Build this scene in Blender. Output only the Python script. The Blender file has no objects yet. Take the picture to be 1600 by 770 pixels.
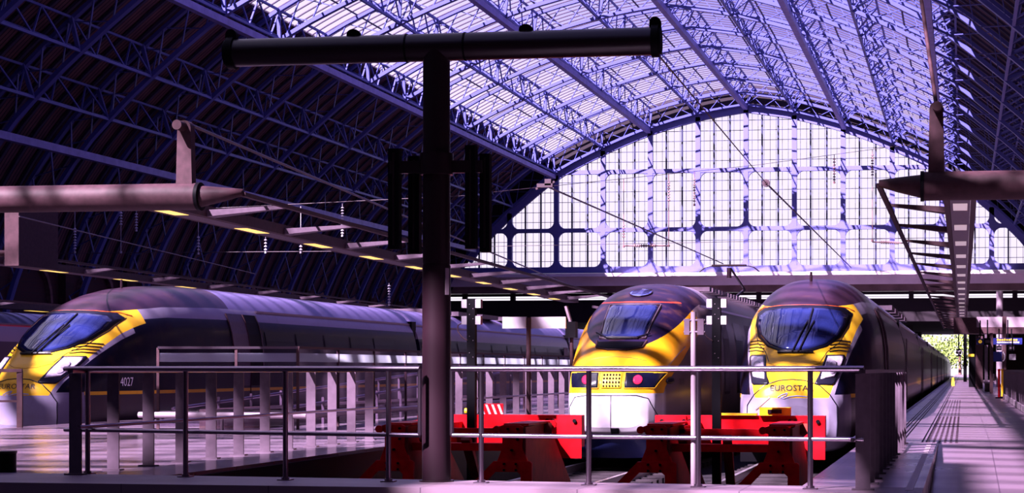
import bpy, bmesh, math, random
from mathutils import Vector, Matrix
random.seed(7)
R = math.radians
C = bpy.context.scene.collection
sc = bpy.context.scene

# ------------------------------------------------------------------ camera, sky, sun, exposure
YAW = R(9.0); SN, CS = math.sin(YAW), math.cos(YAW); FPX = 3002.0; EYE = 1.1
cam = bpy.data.cameras.new('camera'); co = bpy.data.objects.new('camera', cam); C.objects.link(co)
cam.sensor_width = 36; cam.lens = FPX*36/1600; cam.clip_end = 2000; cam.clip_start = .1
cam.shift_x = (800-1029)/1600; cam.shift_y = (577-385)/1600
co.location = (0, 0, EYE); co.rotation_euler = (R(90), 0, YAW)
sc.camera = co
sc.view_settings.view_transform = 'Standard'; sc.view_settings.look = 'None'
sc.view_settings.gamma = 1; sc.view_settings.use_curve_mapping = False
sc.view_settings.exposure = 0.0

w = bpy.data.worlds.new('sky'); sc.world = w; w.use_nodes = True
nt = w.node_tree; bg = nt.nodes['Background']
geo = nt.nodes.new('ShaderNodeTexCoord'); sep = nt.nodes.new('ShaderNodeSeparateXYZ')
nt.links.new(geo.outputs['Generated'], sep.inputs[0])
def _m(op, a, b_, c_=None, clamp=False):
    q = nt.nodes.new('ShaderNodeMath'); q.operation = op; q.use_clamp = clamp
    for i, v in enumerate((a, b_, c_)):
        if v is None: continue
        if isinstance(v, (int, float)): q.inputs[i].default_value = v
        else: nt.links.new(v, q.inputs[i])
    return q.outputs[0]
# pale haze low down and to the west, bluer overhead and to the east
fz = _m('DIVIDE', _m('SUBTRACT', sep.outputs['Z'], .125), .05, clamp=True)
fx = _m('DIVIDE', _m('ADD', sep.outputs['X'], .30), .21, clamp=True)
fx = _m('MULTIPLY_ADD', fx, .85, .15)
mxs = nt.nodes.new('ShaderNodeMix'); mxs.data_type = 'RGBA'; nt.links.new(_m('MULTIPLY', fz, fx), mxs.inputs[0])
mxs.inputs[6].default_value = (.95, .86, 1.0, 1); mxs.inputs[7].default_value = (.25, .24, .84, 1)
nt.links.new(mxs.outputs[2], bg.inputs[0]); bg.inputs[1].default_value = 1.2

sun = bpy.data.lights.new('sun', 'SUN'); so = bpy.data.objects.new('sun', sun); C.objects.link(so)
sun.energy = 42.0; sun.color = (1.0, .84, .92); sun.angle = R(.6)
SUNV = Vector((-.36, -.60, .71)).normalized()
so.rotation_euler = SUNV.to_track_quat('Z', 'Y').to_euler(); so.location = (-20, -20, 60)

# ------------------------------------------------------------------ helpers
def at(u, v, d=None, z=None):
    """a pixel and a depth (or a height) -> the place it shows"""
    if d is None: d = (EYE-z)*FPX/(v-577)
    r = (u-1029)/FPX*d
    return Vector((r*CS-d*SN, r*SN+d*CS, EYE-(v-577)*d/FPX))
def atX(u, X):          # depth and Y of the point on the line X = const seen at column u
    t = (u-1029)/FPX    # X = r c - d s = d (t c - s)
    d = X/(t*CS-SN); return d, d*(t*SN+CS)

class MB:
    def __init__(s): s.v = []; s.f = []; s.m = []; s.sm = []
    def add(s, vs, fs, m=0, sm=False):
        o = len(s.v); s.v += [Vector(p) for p in vs]
        for f in fs: s.f.append(tuple(o+i for i in f)); s.m.append(m); s.sm.append(sm)
        return s
    def box(s, c, d, m=0, rz=0):
        c = Vector(c); h = Vector(d)/2; M = Matrix.Rotation(rz, 3, 'Z')
        vs = [c+M@Vector((h.x*i, h.y*j, h.z*k)) for k in (-1, 1) for j in (-1, 1) for i in (-1, 1)]
        return s.add(vs, [(0,2,3,1),(4,5,7,6),(0,1,5,4),(2,6,7,3),(0,4,6,2),(1,3,7,5)], m)
    def span(s, a, b, m=0):
        a = Vector(a); b = Vector(b); return s.box((a+b)/2, [abs(x) for x in (b-a)], m)
    def bar(s, a, b, w, h, m=0, up=(0,0,1)):
        a = Vector(a); b = Vector(b); t = (b-a).normalized(); up = Vector(up)
        if abs(t.dot(up)) > .98: up = Vector((0,1,0)) if abs(t.y) < .9 else Vector((1,0,0))
        sx = t.cross(up).normalized()*w/2; sz = t.cross(sx).normalized()*h/2
        vs = [p+i*sx+j*sz for p in (a, b) for (i, j) in ((-1,-1),(1,-1),(1,1),(-1,1))]
        return s.add(vs, [(0,1,2,3),(7,6,5,4),(0,4,5,1),(1,5,6,2),(2,6,7,3),(3,7,4,0)], m)
    def tube(s, a, b, r, n=12, m=0, r2=None, caps=True):
        a = Vector(a); b = Vector(b); t = (b-a).normalized()
        up = Vector((0,0,1)) if abs(t.z) < .9 else Vector((0,1,0))
        x = t.cross(up).normalized(); y = t.cross(x)
        r2 = r if r2 is None else r2
        vs = [p+(x*math.cos(2*math.pi*i/n)+y*math.sin(2*math.pi*i/n))*q for p, q in ((a, r), (b, r2)) for i in range(n)]
        s.add(vs, [(i, (i+1)%n, n+(i+1)%n, n+i) for i in range(n)], m, n > 6)
        if caps: s.add(vs, [tuple(range(n))[::-1], tuple(range(n, 2*n))], m)
        return s
    def path(s, pts, r, n=8, m=0):
        for a, b in zip(pts, pts[1:]): s.tube(a, b, r, n, m)
        return s
    def prism(s, pts, off, m=0):       # planar outline pushed along off
        n = len(pts); off = Vector(off); vs = [Vector(p) for p in pts]; vs += [p+off for p in vs]
        return s.add(vs, [tuple(range(n))[::-1], tuple(range(n, 2*n))]+[(i, (i+1)%n, n+(i+1)%n, n+i) for i in range(n)], m)
    def build(s, name, mats, parent=None):
        me = bpy.data.meshes.new(name)
        off = Vector((0,0,0)); p = parent
        while p is not None: off += p.location; p = p.parent
        me.from_pydata([tuple(q-off) for q in s.v], [], s.f)
        if not isinstance(mats, (list, tuple)): mats = [mats]
        for m in mats: me.materials.append(m)
        me.polygons.foreach_set('material_index', s.m); me.polygons.foreach_set('use_smooth', s.sm)
        me.update()
        bm = bmesh.new(); bm.from_mesh(me); bmesh.ops.recalc_face_normals(bm, faces=bm.faces); bm.to_mesh(me); bm.free()
        o = bpy.data.objects.new(name, me); C.objects.link(o); o.parent = parent
        return o
def tag(o, label=None, cat=None, group=None, kind=None):
    if label: o['label'] = label
    if cat: o['category'] = cat
    if group: o['group'] = group
    if kind: o['kind'] = kind
    return o
def empty(name, loc, label=None, cat=None, group=None):
    o = bpy.data.objects.new(name, None); C.objects.link(o); o.location = loc; o.empty_display_size = .2
    return tag(o, label, cat, group)
def struct(name, mb, m, parent=None):
    o = mb.build(name, m, parent)
    if parent is None: o['kind'] = 'structure'
    return o
KIDS = {}
def copy_tree(o, parent=None):
    c = o.copy(); C.objects.link(c)
    if parent is not None: c.parent = parent
    for ch in [x for x in bpy.data.objects if x.parent is o]: copy_tree(ch, c)
    return c
def interp(tab, x):
    if x <= tab[0][0]: return tab[0][1]
    for (a, p), (b, q) in zip(tab, tab[1:]):
        if x <= b: return p+(q-p)*(x-a)/(b-a)
    return tab[-1][1]
def smooth_tab(tab, n=8):              # Catmull-Rom through a table of (x, y)
    P = [Vector(p) for p in tab]; out = []
    for i in range(len(P)-1):
        p0 = P[max(i-1, 0)]; p1 = P[i]; p2 = P[i+1]; p3 = P[min(i+2, len(P)-1)]
        for k in range(n):
            t = k/n
            q = .5*((2*p1)+(p2-p0)*t+(2*p0-5*p1+4*p2-p3)*t*t+(3*p1-p0-3*p2+p3)*t**3)
            out.append((q[0], q[1]))
    out.append(tuple(P[-1])); return out

# ------------------------------------------------------------------ materials
def mat(name, col, rough=.5, metal=0, noise=0, nscale=4, col2=None, emit=None, es=1, bump=0, coat=0, spec=.22):
    m = bpy.data.materials.new(name); m.use_nodes = True; t = m.node_tree; b = t.nodes['Principled BSDF']
    b.inputs['Base Color'].default_value = (*col, 1); b.inputs['Roughness'].default_value = rough
    b.inputs['Metallic'].default_value = metal; b.inputs['Specular IOR Level'].default_value = spec
    b.inputs['Coat Weight'].default_value = coat
    if emit: b.inputs['Emission Color'].default_value = (*emit, 1); b.inputs['Emission Strength'].default_value = es
    if noise or col2 or bump:
        tc = t.nodes.new('ShaderNodeTexCoord'); n = t.nodes.new('ShaderNodeTexNoise')
        n.inputs['Scale'].default_value = nscale; n.inputs['Detail'].default_value = 6
        t.links.new(tc.outputs['Object'], n.inputs['Vector'])
        mx = t.nodes.new('ShaderNodeMix'); mx.data_type = 'RGBA'
        c2 = col2 or tuple(c*(1-noise) for c in col)
        mx.inputs[6].default_value = (*col, 1); mx.inputs[7].default_value = (*c2, 1)
        rp = t.nodes.new('ShaderNodeMapRange'); rp.inputs[1].default_value = .35; rp.inputs[2].default_value = .68
        t.links.new(n.outputs[0], rp.inputs[0]); t.links.new(rp.outputs[0], mx.inputs[0]); t.links.new(mx.outputs[2], b.inputs['Base Color'])
        if bump:
            bp = t.nodes.new('ShaderNodeBump'); bp.inputs['Strength'].default_value = bump; bp.inputs['Distance'].default_value = .02
            t.links.new(n.outputs[0], bp.inputs['Height']); t.links.new(bp.outputs[0], b.inputs['Normal'])
    return m
def glassmat(name, col, refl=.08, haze=0.0, hazecol=(.8,.75,1)):
    m = bpy.data.materials.new(name); m.use_nodes = True; t = m.node_tree; t.nodes.clear()
    o = t.nodes.new('ShaderNodeOutputMaterial'); tr = t.nodes.new('ShaderNodeBsdfTransparent'); tr.inputs[0].default_value = (*col, 1)
    g = t.nodes.new('ShaderNodeBsdfGlossy'); g.inputs['Roughness'].default_value = .05
    x = t.nodes.new('ShaderNodeMixShader'); x.inputs[0].default_value = refl
    t.links.new(tr.outputs[0], x.inputs[1]); t.links.new(g.outputs[0], x.inputs[2]); last = x
    if haze:
        d = t.nodes.new('ShaderNodeBsdfTranslucent'); d.inputs[0].default_value = (*hazecol, 1)
        y = t.nodes.new('ShaderNodeMixShader'); y.inputs[0].default_value = haze
        t.links.new(x.outputs[0], y.inputs[1]); t.links.new(d.outputs[0], y.inputs[2]); last = y
    t.links.new(last.outputs[0], o.inputs[0]); return m
class NT:
    """small helper for writing maths in a node tree"""
    def __init__(s, m): s.t = m.node_tree
    def m(s, op, a, b=None, c=None):
        n = s.t.nodes.new('ShaderNodeMath'); n.operation = op
        for i, v in enumerate((a, b, c)):
            if v is None: continue
            if isinstance(v, (int, float)): n.inputs[i].default_value = v
            else: s.t.links.new(v, n.inputs[i])
        return n.outputs[0]
    def mix(s, f, a, b):
        n = s.t.nodes.new('ShaderNodeMix'); n.data_type = 'RGBA'
        for i, v in ((0, f), (6, a), (7, b)):
            if isinstance(v, tuple): n.inputs[i].default_value = (*v, 1)
            elif isinstance(v, (int, float)): n.inputs[i].default_value = v
            else: s.t.links.new(v, n.inputs[i])
        return n.outputs[2]
    def ramp(s, x, tab, xs, ys):
        n = s.t.nodes.new('ShaderNodeValToRGB'); e = n.color_ramp.elements
        s.t.links.new(s.m('DIVIDE', x, xs), n.inputs[0])
        e[0].position = tab[0][0]/xs; e[1].position = tab[-1][0]/xs
        for (a, b), k in ((tab[0], 0), (tab[-1], 1)): e[k].color = (b/ys, b/ys, b/ys, 1)
        for a, b in tab[1:-1]: q = e.new(a/xs); q.color = (b/ys, b/ys, b/ys, 1)
        return s.m('MULTIPLY', n.outputs[0], ys)
    def coords(s, kind='Object'):
        tc = s.t.nodes.new('ShaderNodeTexCoord'); sp = s.t.nodes.new('ShaderNodeSeparateXYZ')
        s.t.links.new(tc.outputs[kind], sp.inputs[0]); return sp.outputs[0], sp.outputs[1], sp.outputs[2]

M = {}
M['rib'] = mat('blue_rib_paint', (.060, .062, .24), .45)
M['rib_pale'] = mat('pale_blue_girder_paint', (.20, .17, .42), .5, noise=.3, nscale=1.5)
M['rafter'] = mat('brown_rafters', (.035, .02, .045), .6)
M['frame'] = mat('window_frame_paint', (.10, .095, .30), .45)
M['brown'] = mat('brown_painted_steel', (.046, .019, .026), .60, noise=.35, nscale=9, spec=.18)
M['darkbrown'] = mat('dark_painted_steel', (.014, .005, .009), .33, spec=.45)
M['black'] = mat('black_painted_steel', (.002, .0012, .003), .6, spec=.08)
M['steel'] = mat('brushed_stainless_steel', (.27, .20, .27), .28, metal=1)
M['plate'] = mat('grey_painted_plate', (.085, .055, .080), .45, noise=.2, nscale=12)
M['paleplate'] = mat('pale_plate', (.22, .16, .20), .45)
M['red'] = mat('red_gloss_paint', (.66, .003, .009), .45, noise=.35, nscale=7, spec=.1)
M['dullred'] = mat('worn_red_paint', (.30, .035, .025), .55, noise=.4, nscale=5)
M['yellow'] = mat('yellow_paint', (.90, .50, .02), .35)
M['white'] = mat('white_enamel', (.40, .35, .40), .4)
M['rail'] = mat('rail_steel', (.45, .38, .42), .3, metal=.8)
M['ballast'] = mat('dark_ballast', (.012, .007, .012), .9, col2=(.004, .003, .006), nscale=9, bump=.6)
M['sleeper'] = mat('concrete_sleeper', (.03, .02, .027), .8, noise=.3)
M['navy'] = mat('navy_gloss', (.006, .007, .030), .12, coat=.5)
M['winglass'] = mat('train_window_glass', (.003, .003, .012), .28, spec=.15)
M['screen'] = mat('windscreen_glass', (.010, .014, .075), .05, coat=.25, spec=.6)
M['bezel'] = mat('black_rubber', (.006, .005, .012), .35)
M['lamp'] = mat('headlamp_cover', (.62, .52, .66), .12, coat=.8, noise=.35, nscale=14)
M['reflector'] = mat('lamp_reflector', (.40, .34, .44), .2)
M['joist'] = mat('dark_joist_paint', (.030, .022, .055), .6)
M['redlamp'] = mat('red_tail_lamp', (.8, .01, .05), .2, emit=(1, .03, .12), es=1.1)
M['warm'] = mat('warm_light_panel', (.9, .7, .3), .4, emit=(1, .62, .12), es=1.3)
M['coolpanel'] = mat('pale_light_panel', (.9, .8, .8), .4, emit=(1, .84, .80), es=.28)
M['spot'] = mat('lit_lamp', (1, .9, .8), .4, emit=(1, .9, .85), es=6)
M['signblue'] = mat('blue_sign', (.012, .014, .10), .35)
M['signyel'] = mat('yellow_sign_print', (.9, .5, .03), .5, emit=(1, .55, .05), es=.4)
M['signwhite'] = mat('white_sign_print', (.85, .8, .85), .5)
M['wood'] = mat('timber_boards', (.16, .075, .075), .8, noise=.5, nscale=3)
M['cable'] = mat('steel_cable', (.05, .03, .04), .5)
M['ins'] = mat('brown_insulator', (.16, .08, .09), .35)
M['leaf'] = mat('green_leaves', (.20, .26, .05), .7, col2=(.05, .08, .02), nscale=3)
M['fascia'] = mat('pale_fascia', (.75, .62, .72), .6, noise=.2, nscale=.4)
M['darkdeck'] = mat('dark_deck', (.012, .006, .011), .7)
M['clearglass'] = glassmat('clear_glass', (.80, .76, .86), .10)
M['frost'] = glassmat('frosted_glass', (.60, .60, .66), .05, .5, (.62, .64, .68))
M['roofglass'] = glassmat('roof_glass', (.88, .84, 1.0), .015, .012, (.80, .75, .98))
M['gableglass'] = glassmat('gable_glass', (.93, .90, 1.0), .02, .012, (.9, .85, 1))

def paving(name, c1, c2, sx, sy, rough, streak=0):
    m = mat(name, c1, rough, spec=.45); n = NT(m); t = m.node_tree; b = t.nodes['Principled BSDF']
    x, y, z = n.coords()
    fx = n.m('FRACT', n.m('DIVIDE', n.m('ADD', x, 500), sx)); fy = n.m('FRACT', n.m('DIVIDE', n.m('ADD', y, 500), sy))
    j = n.m('MAXIMUM', n.m('LESS_THAN', fx, .012/sx), n.m('LESS_THAN', fy, .014/sy))
    ns = t.nodes.new('ShaderNodeTexNoise'); ns.inputs['Scale'].default_value = .8; ns.inputs['Detail'].default_value = 7
    tc = t.nodes.new('ShaderNodeTexCoord'); t.links.new(tc.outputs['Object'], ns.inputs['Vector'])
    c = n.mix(ns.outputs[0], c1, c2); c = n.mix(n.m('MULTIPLY', j, .75), c, (.03, .015, .03))
    t.links.new(c, b.inputs['Base Color'])
    r = n.m('ADD', n.m('MULTIPLY', ns.outputs[0], .25), rough-.12); t.links.new(r, b.inputs['Roughness'])
    return m
M['paving'] = paving('platform_paving', (.15, .095, .13), (.10, .065, .10), .9, .6, .30)
M['slab'] = paving('kerb_stone', (.16, .10, .13), (.11, .07, .10), 1.5, 9, .5)
M['gloss_floor'] = paving('polished_platform_floor', (.15, .10, .14), (.11, .075, .11), 1.2, 1.2, .20)

def boards():
    m = mat('roof_boarding', (.12, .06, .075), .8); n = NT(m); t = m.node_tree; b = t.nodes['Principled BSDF']
    x, y, z = n.coords(); f = n.m('FRACT', n.m('DIVIDE', n.m('ADD', y, 500), .36))
    ns = t.nodes.new('ShaderNodeTexNoise'); ns.inputs['Scale'].default_value = 1.3; ns.inputs['Detail'].default_value = 5
    tc = t.nodes.new('ShaderNodeTexCoord'); t.links.new(tc.outputs['Object'], ns.inputs['Vector'])
    c = n.mix(ns.outputs[0], (.17, .07, .075), (.05, .025, .04)); c = n.mix(n.m('LESS_THAN', f, .25), c, (.006, .003, .008))
    t.links.new(c, b.inputs['Base Color']); return m
M['boards'] = boards()
def brick():
    m = mat('dark_red_brick', (.10, .03, .035), .85); t = m.node_tree; b = t.nodes['Principled BSDF']
    bt = t.nodes.new('ShaderNodeTexBrick'); bt.inputs['Scale'].default_value = 1.6
    bt.inputs['Color1'].default_value = (.05, .014, .016, 1); bt.inputs['Color2'].default_value = (.03, .009, .012, 1); bt.inputs['Mortar'].default_value = (.02, .012, .018, 1)
    tc = t.nodes.new('ShaderNodeTexCoord'); mp = t.nodes.new('ShaderNodeMapping'); mp.inputs['Rotation'].default_value = (R(90), 0, R(90))
    t.links.new(tc.outputs['Object'], mp.inputs[0]); t.links.new(mp.outputs[0], bt.inputs['Vector']); t.links.new(bt.outputs[0], b.inputs['Base Color'])
    return m
M['brick'] = brick()

# ------------------------------------------------------------------ train shed: ground, walls, arched roof, gable
RZ = -.75                                  # top of the rails
XC = -21.9; YG = 195.0; BAY = 9.0
PROF = smooth_tab([(0,28.0),(5,27.2),(10.2,25.75),(15.2,23.75),(20,21.3),(24.2,18.0),(26.5,15.9),(28.4,13.9),(30.7,10.6),(32.4,7),(33.6,3),(34,-1)], 6)
ARC = [0]
for a, b in zip(PROF, PROF[1:]): ARC.append(ARC[-1]+math.dist(a, b))
def prof(sd, off=0.0):                     # signed arc length from the crown -> x, z ; off = outward
    a = min(abs(sd), ARC[-1]-.001); i = max(k for k in range(len(ARC)-1) if ARC[k] <= a)
    t = (a-ARC[i])/(ARC[i+1]-ARC[i]); p = Vector(PROF[i]).lerp(Vector(PROF[i+1]), t)
    dx, dz = PROF[i+1][0]-PROF[i][0], PROF[i+1][1]-PROF[i][1]; l = math.hypot(dx, dz)
    x, z = p[0]-dz/l*off, p[1]+dx/l*off
    return (XC+math.copysign(x, sd) if a > 1e-6 else XC), z
L = ARC[-1]
def arc_of(hw): 
    for k in range(len(PROF)-1):
        if PROF[k+1][0] >= hw: return ARC[k]+(hw-PROF[k][0])/(PROF[k+1][0]-PROF[k][0])*(ARC[k+1]-ARC[k])
    return L
SG = arc_of(19.7)                          # glazing half width along the arch
Y0 = YG-25*BAY; Y1 = YG+1.2

g = MB(); g.span((-60, Y0, -1.4), (40, 620, -1.0)); struct('ground', g, M['ballast'])
# roof skins
def arcsheet(s0, s1, n, y0, y1, off, thick):
    mb = MB(); P = [prof(s0+(s1-s0)*i/n, off) for i in range(n+1)]; Q = [prof(s0+(s1-s0)*i/n, off+thick) for i in range(n+1)]
    vs = [(x, y, z) for y in (y0, y1) for (x, z) in P+Q[::-1]]; N = 2*(n+1)
    mb.add(vs, [(i, (i+1)%N, N+(i+1)%N, N+i) for i in range(N)]+[(i, i+1, N-2-i, N-1-i) for i in range(n)]+[(N+i, N+i+1, 2*N-2-i, 2*N-1-i) for i in range(n)])
    return mb
struct('ceiling_left', arcsheet(-L, -SG, 28, Y0, Y1, 2.0, .25), M['boards'])
struct('ceiling_right', arcsheet(SG, L, 28, Y0, Y1, 2.0, .25), M['boards'])
mb = MB(); n = 36
P = [prof(-SG+2*SG*i/n, 2.05) for i in range(n+1)]
for i in range(n): mb.add([(P[i][0], Y0, P[i][1]), (P[i+1][0], Y0, P[i+1][1]), (P[i+1][0], Y1, P[i+1][1]), (P[i][0], Y1, P[i][1])], [(0,1,2,3)])
struct('ceiling_glazing', mb, M['roofglass'])
# rafters that carry the glass: thin bars following the arch, eight to a bay
mb = MB(); y = Y0+.3
while y < Y1:
    Pm = [prof(-SG+2*SG*i/n, 2.02) for i in range(n+1)]; Po = [prof(-SG+2*SG*i/n, 2.08) for i in range(n+1)]
    vs = [(x, yy, z) for yy in (y, y+.13) for (x, z) in Pm+Po]; k = n+1
    fs = []
    for i in range(n):
        fs += [(i, i+1, 2*k+i+1, 2*k+i), (i, i+1, k+i+1, k+i), (2*k+i, 2*k+i+1, 3*k+i+1, 3*k+i)]
    mb.add(vs, fs); y += BAY/8
for s in [SG*(i/7) for i in range(-7, 8)]:
    x, z = prof(s, 2.0); mb.bar((x, Y0, z), (x, Y1, z), .12, .06)
tag(struct('ceiling_rafters', mb, M['rafter']), None)
# unseen boards added over the end bays, cut to shape sun on the kerb
def s_of_x(x): return math.copysign(arc_of(abs(x-XC)), x-XC)
for k, (s0, s1, y0_, y1_) in enumerate(((-SG, SG, Y0, -11.2), (s_of_x(-23.8), s_of_x(-15.1), -5.5, 1.0), (-SG, s_of_x(-20.6), -11.2, -5.5), (s_of_x(-16.2), s_of_x(-15.1), -11.2, -5.5))):
    if s1 > s0: struct('ceiling_sun_mask', arcsheet(s0, s1, max(2, int((s1-s0)/1.5)), y0_, y1_, 2.12, .05), M['boards'])
# dark side rafters on the boarded slopes
for side, nm in ((-1, 'left'), (1, 'right')):
    mb = MB(); y = Y0+1
    while y < Y1:
        pts = [prof(side*(SG+(L-SG)*i/14), 1.85) for i in range(15)]
        for (a, b), (c, d) in zip(pts, pts[1:]): mb.bar((a, y, b), (c, y, d), .14, .24, up=(0,1,0))
        y += BAY/5
    struct('ceiling_joists_'+nm, mb, M['joist'])

# lattice ribs: two chords and a crossed web
def rib_mesh(y):
    mb = MB(); n = 52; lo = [prof(-L+2*L*i/n, .12) for i in range(n+1)]; hi = [prof(-L+2*L*i/n, 1.75) for i in range(n+1)]
    for P_, w_, h_ in ((lo, .42, .24), (hi, .38, .2)):
        for (a, b), (c, d) in zip(P_, P_[1:]): mb.bar((a, y, b), (c, y, d), w_, h_, up=(1,0,0) if abs(a-XC) > 33 else (0,0,1))
    for i in range(n):
        mb.bar((lo[i][0], y-.05, lo[i][1]), (hi[i+1][0], y-.05, hi[i+1][1]), .05, .15, up=(0,1,0))
        mb.bar((hi[i][0], y+.05, hi[i][1]), (lo[i+1][0], y+.05, lo[i+1][1]), .05, .15, up=(0,1,0))
    return mb
rib0 = rib_mesh(YG).build('roof_rib', M['rib'])
tag(rib0, 'blue lattice arch rib spanning the shed roof, one of the repeating ribs', 'roof rib', 'lattice arch ribs of the shed roof')
ORD = ['second','third','fourth','fifth','sixth','seventh','eighth','ninth','tenth','eleventh','twelfth','thirteenth']
for k in range(1, 26):
    c = rib0.copy(); C.objects.link(c); c.location.y = -BAY*k
    if k <= 12: c['label'] = ORD[k-1]+' blue lattice arch rib counted from the glazed end screen'
tag(rib0, 'blue lattice arch rib framing the top of the glazed end screen'); del rib0['group']

# purlins: V-section lattice girders running the length of the shed
def purlin(s):
    mb = MB(); x0, z0 = prof(s, .1); xa, za = prof(s-.8, 1.75); xb, zb = prof(s+.8, 1.75)
    mb.bar((x0, Y0, z0), (x0, YG, z0), .16, .16)
    for x, z in ((xa, za), (xb, zb)): mb.bar((x, Y0, z), (x, YG, z), .13, .13)
    st = BAY/5; k = 0; y = YG
    while y-st > Y0:
        for x, z in ((xa, za), (xb, zb)):
            a, b = ((x0, z0), (x, z)) if k % 2 == 0 else ((x, z), (x0, z0))
            mb.bar((a[0], y, a[1]), (b[0], y-st, b[1]), .09, .09)
        if k % 5 == 0:
            for x, z in ((xa, za), (xb, zb)): mb.bar((x0, y-.25, z0), (x, y-.25, z), .2, .2)
        y -= st; k += 1
    return mb
names = {0:'at the ridge', 1:'right of the ridge', 2:'above the girder right of the ridge', 3:'near the right edge of the glass', 4:'along the right edge of the glazing',
         -1:'left of the ridge', -2:'above the girder left of the ridge', -3:'left of the middle of the glass', -4:'along the left edge of the glazing',
         -5:'high on the dark left slope', -6:'low on the dark left slope', 5:'high on the dark right slope', 6:'low on the dark right slope'}
for k in range(-6, 7):
    s = math.copysign(arc_of(min(abs(k)*4.95, 24.3 if abs(k) == 5 else 26.9 if abs(k) == 6 else 19.8)), k) if k else 0
    p = purlin(s).build('lattice_purlin', M['rib'])
    tag(p, 'open lattice purlin of blue steel running lengthwise '+names[k], 'purlin')
# solid pale girders hung just under the ribs
for hw, txt in ((0, 'along the ridge of the glazed roof'), (10.1, 'halfway down the glazing on the right'), (-10.1, 'halfway down the glazing on the left'),
                (-20.1, 'along the lower left edge of the glazing'), (20.1, 'along the lower right edge of the glazing'), (-28.6, 'low across the dark left slope'), (28.6, 'low across the dark right slope')):
    x, z = prof(math.copysign(arc_of(abs(hw)), hw) if hw else 0, -.22)
    tag(MB().box((x, (Y0+YG)/2, z), (.42, YG-Y0, .42)).build('roof_girder', M['rib_pale']), 'long pale lavender girder '+txt, 'girder')
# wind braces on the dark left slope (shallow bent tie between ribs)
# round lamps under the dark left slope
for i, (u, v) in enumerate(((5, 185), (120, 215), (221, 241), (383, 285), (511, 319), (574, 340), (648, 361))):
    p = at(u, v, d=128+i*9)
    t = empty('pendant_lamp', p, (['leftmost']+ORD)[i]+' from the left of the small lit lamps under the dark left slope', 'lamp', 'small lamps under the left roof slope')
    MB().tube(p, p+Vector((0,0,.22)), .3, 12, r2=.12).build('lamp_shade', M['black'], t)
    MB().tube(p-Vector((0,0,.05)), p+Vector((0,0,.0)), .24, 12).build('bulb', M['spot'], t)
    MB().tube(p+Vector((0,0,.2)), p+Vector((0,0,9.0)), .02, 6).build('hanging_rod', M['black'], t)

# side walls with arched recesses
for X, nm, sg in ((XC-34.3, 'left', 1), (XC+34.3, 'right', -1)):
    mb = MB(); mb.span((X-.5*sg, Y0, -1.2), (X, YG, 12))
    y = Y0+BAY/2
    while y < YG:
        mb.box((X+.25*sg, y-BAY/2, 4), (.5, 1.1, 11)); 
        pts = [(X+.05*sg, y+2.6*math.cos(R(a)), 5.2+2.6*math.sin(R(a))) for a in range(0, 181, 20)]
        for a, b in zip(pts, pts[1:]): mb.bar(a, b, .3, .45, 1, up=(1,0,0))
        mb.box((X+.06*sg, y-2.6, 2.6), (.3, .45, 5.2), 1); mb.box((X+.06*sg, y+2.6, 2.6), (.3, .45, 5.2), 1)
        y += BAY
    mb.box((X+.2*sg, (Y0+YG)/2, 9.2), (.5, YG-Y0, .5), 1)
    struct('wall_'+nm, mb, [M['brick'], M['wood']])

mb = MB(); mb.span((-58, Y0-1.5, -1.2), (14, Y0-.5, 31)); struct('wall_front', mb, M['brick'])
# dark infill behind the end rib
mb = MB(); P = [prof(-L+2*L*i/60, -.2) for i in range(61)]; Q = [prof(-L+2*L*i/60, 2.3) for i in range(61)]
vs = [(x, YG+.9, z) for x, z in P+Q]; mb.add(vs, [(i, i+1, 62+i, 61+i) for i in range(60)]); struct('wall_gable_band', mb, M['darkdeck'])
# glazed end screen
ZB = 11.4
def ztop(x):
    hw = abs(x-XC); s = arc_of(hw); return prof(s, -.25)[1]
GX = 4.95; YS = YG+.5
xs = [XC+GX*k for k in range(-6, 7)]
mb = MB(); HW = 29.4
for x in xs:
    if abs(x-XC) < HW: mb.box((x, YS, (ZB+ztop(x))/2), (.5, .5, ztop(x)-ZB))
for zz in (ZB, 15.5, 21.5):
    h = max([abs(x) for x in [i*.1 for i in range(0, 300)] if ztop(XC+x) > zz]+[0])
    mb.box((XC, YS, zz), (2*h, .48, .62 if zz == ZB else .42))
# rim following the arch
pts = [prof(-arc_of(HW)+2*arc_of(HW)*i/60, -.3) for i in range(61)]
for (a, b), (c, d) in zip(pts, pts[1:]): mb.bar((a, YS, b), (c, YS, d), .5, .7, up=(0,0,1))
# fillets that round the corners of every big light
for x in xs[:-1]:
    for z0, z1 in ((ZB+.3, 15.3), (15.7, 21.3)):
        for cx, sx in ((x+.25, 1), (x+GX-.25, -1)):
            for cz, sz in ((z0, 1), (z1, -1)):
                if ztop(cx) < cz+.3 or abs(cx-XC) > HW: continue
                r = .75; arc = [(cx+sx*(r-r*math.sin(R(a))), YS-.2, cz+sz*(r-r*math.cos(R(a)))) for a in range(0, 91, 15)]
                mb.prism([(cx, YS-.2, cz)]+arc, (0, .4, 0))
fr = empty('window_1', (XC, YS, ZB)); fr['kind'] = 'structure'
mb.build('window_frame', M['frame'], fr)
mb = MB()
for x in xs[:-1]:
    for k in (1, 2):
        X = x+GX*k/3
        if abs(X-XC) < HW: mb.box((X, YS, (ZB+ztop(X))/2), (.15, .22, ztop(X)-ZB))
for k in range(-48, 49):
    X = XC+k*GX/8
    if abs(X-XC) < HW: mb.box((X, YS, (ZB+ztop(X))/2), (.035, .06, ztop(X)-ZB))
z = ZB+.9
while z < 27.5:
    h = max([i*.1 for i in range(0, 294) if ztop(XC+i*.1) > z]+[0]); mb.box((XC, YS, z), (2*h, .08, .05)); z += 1.02
mb.build('glazing_bars', mat('dark_glazing_bars', (.02, .02, .06), .5), fr)
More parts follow.
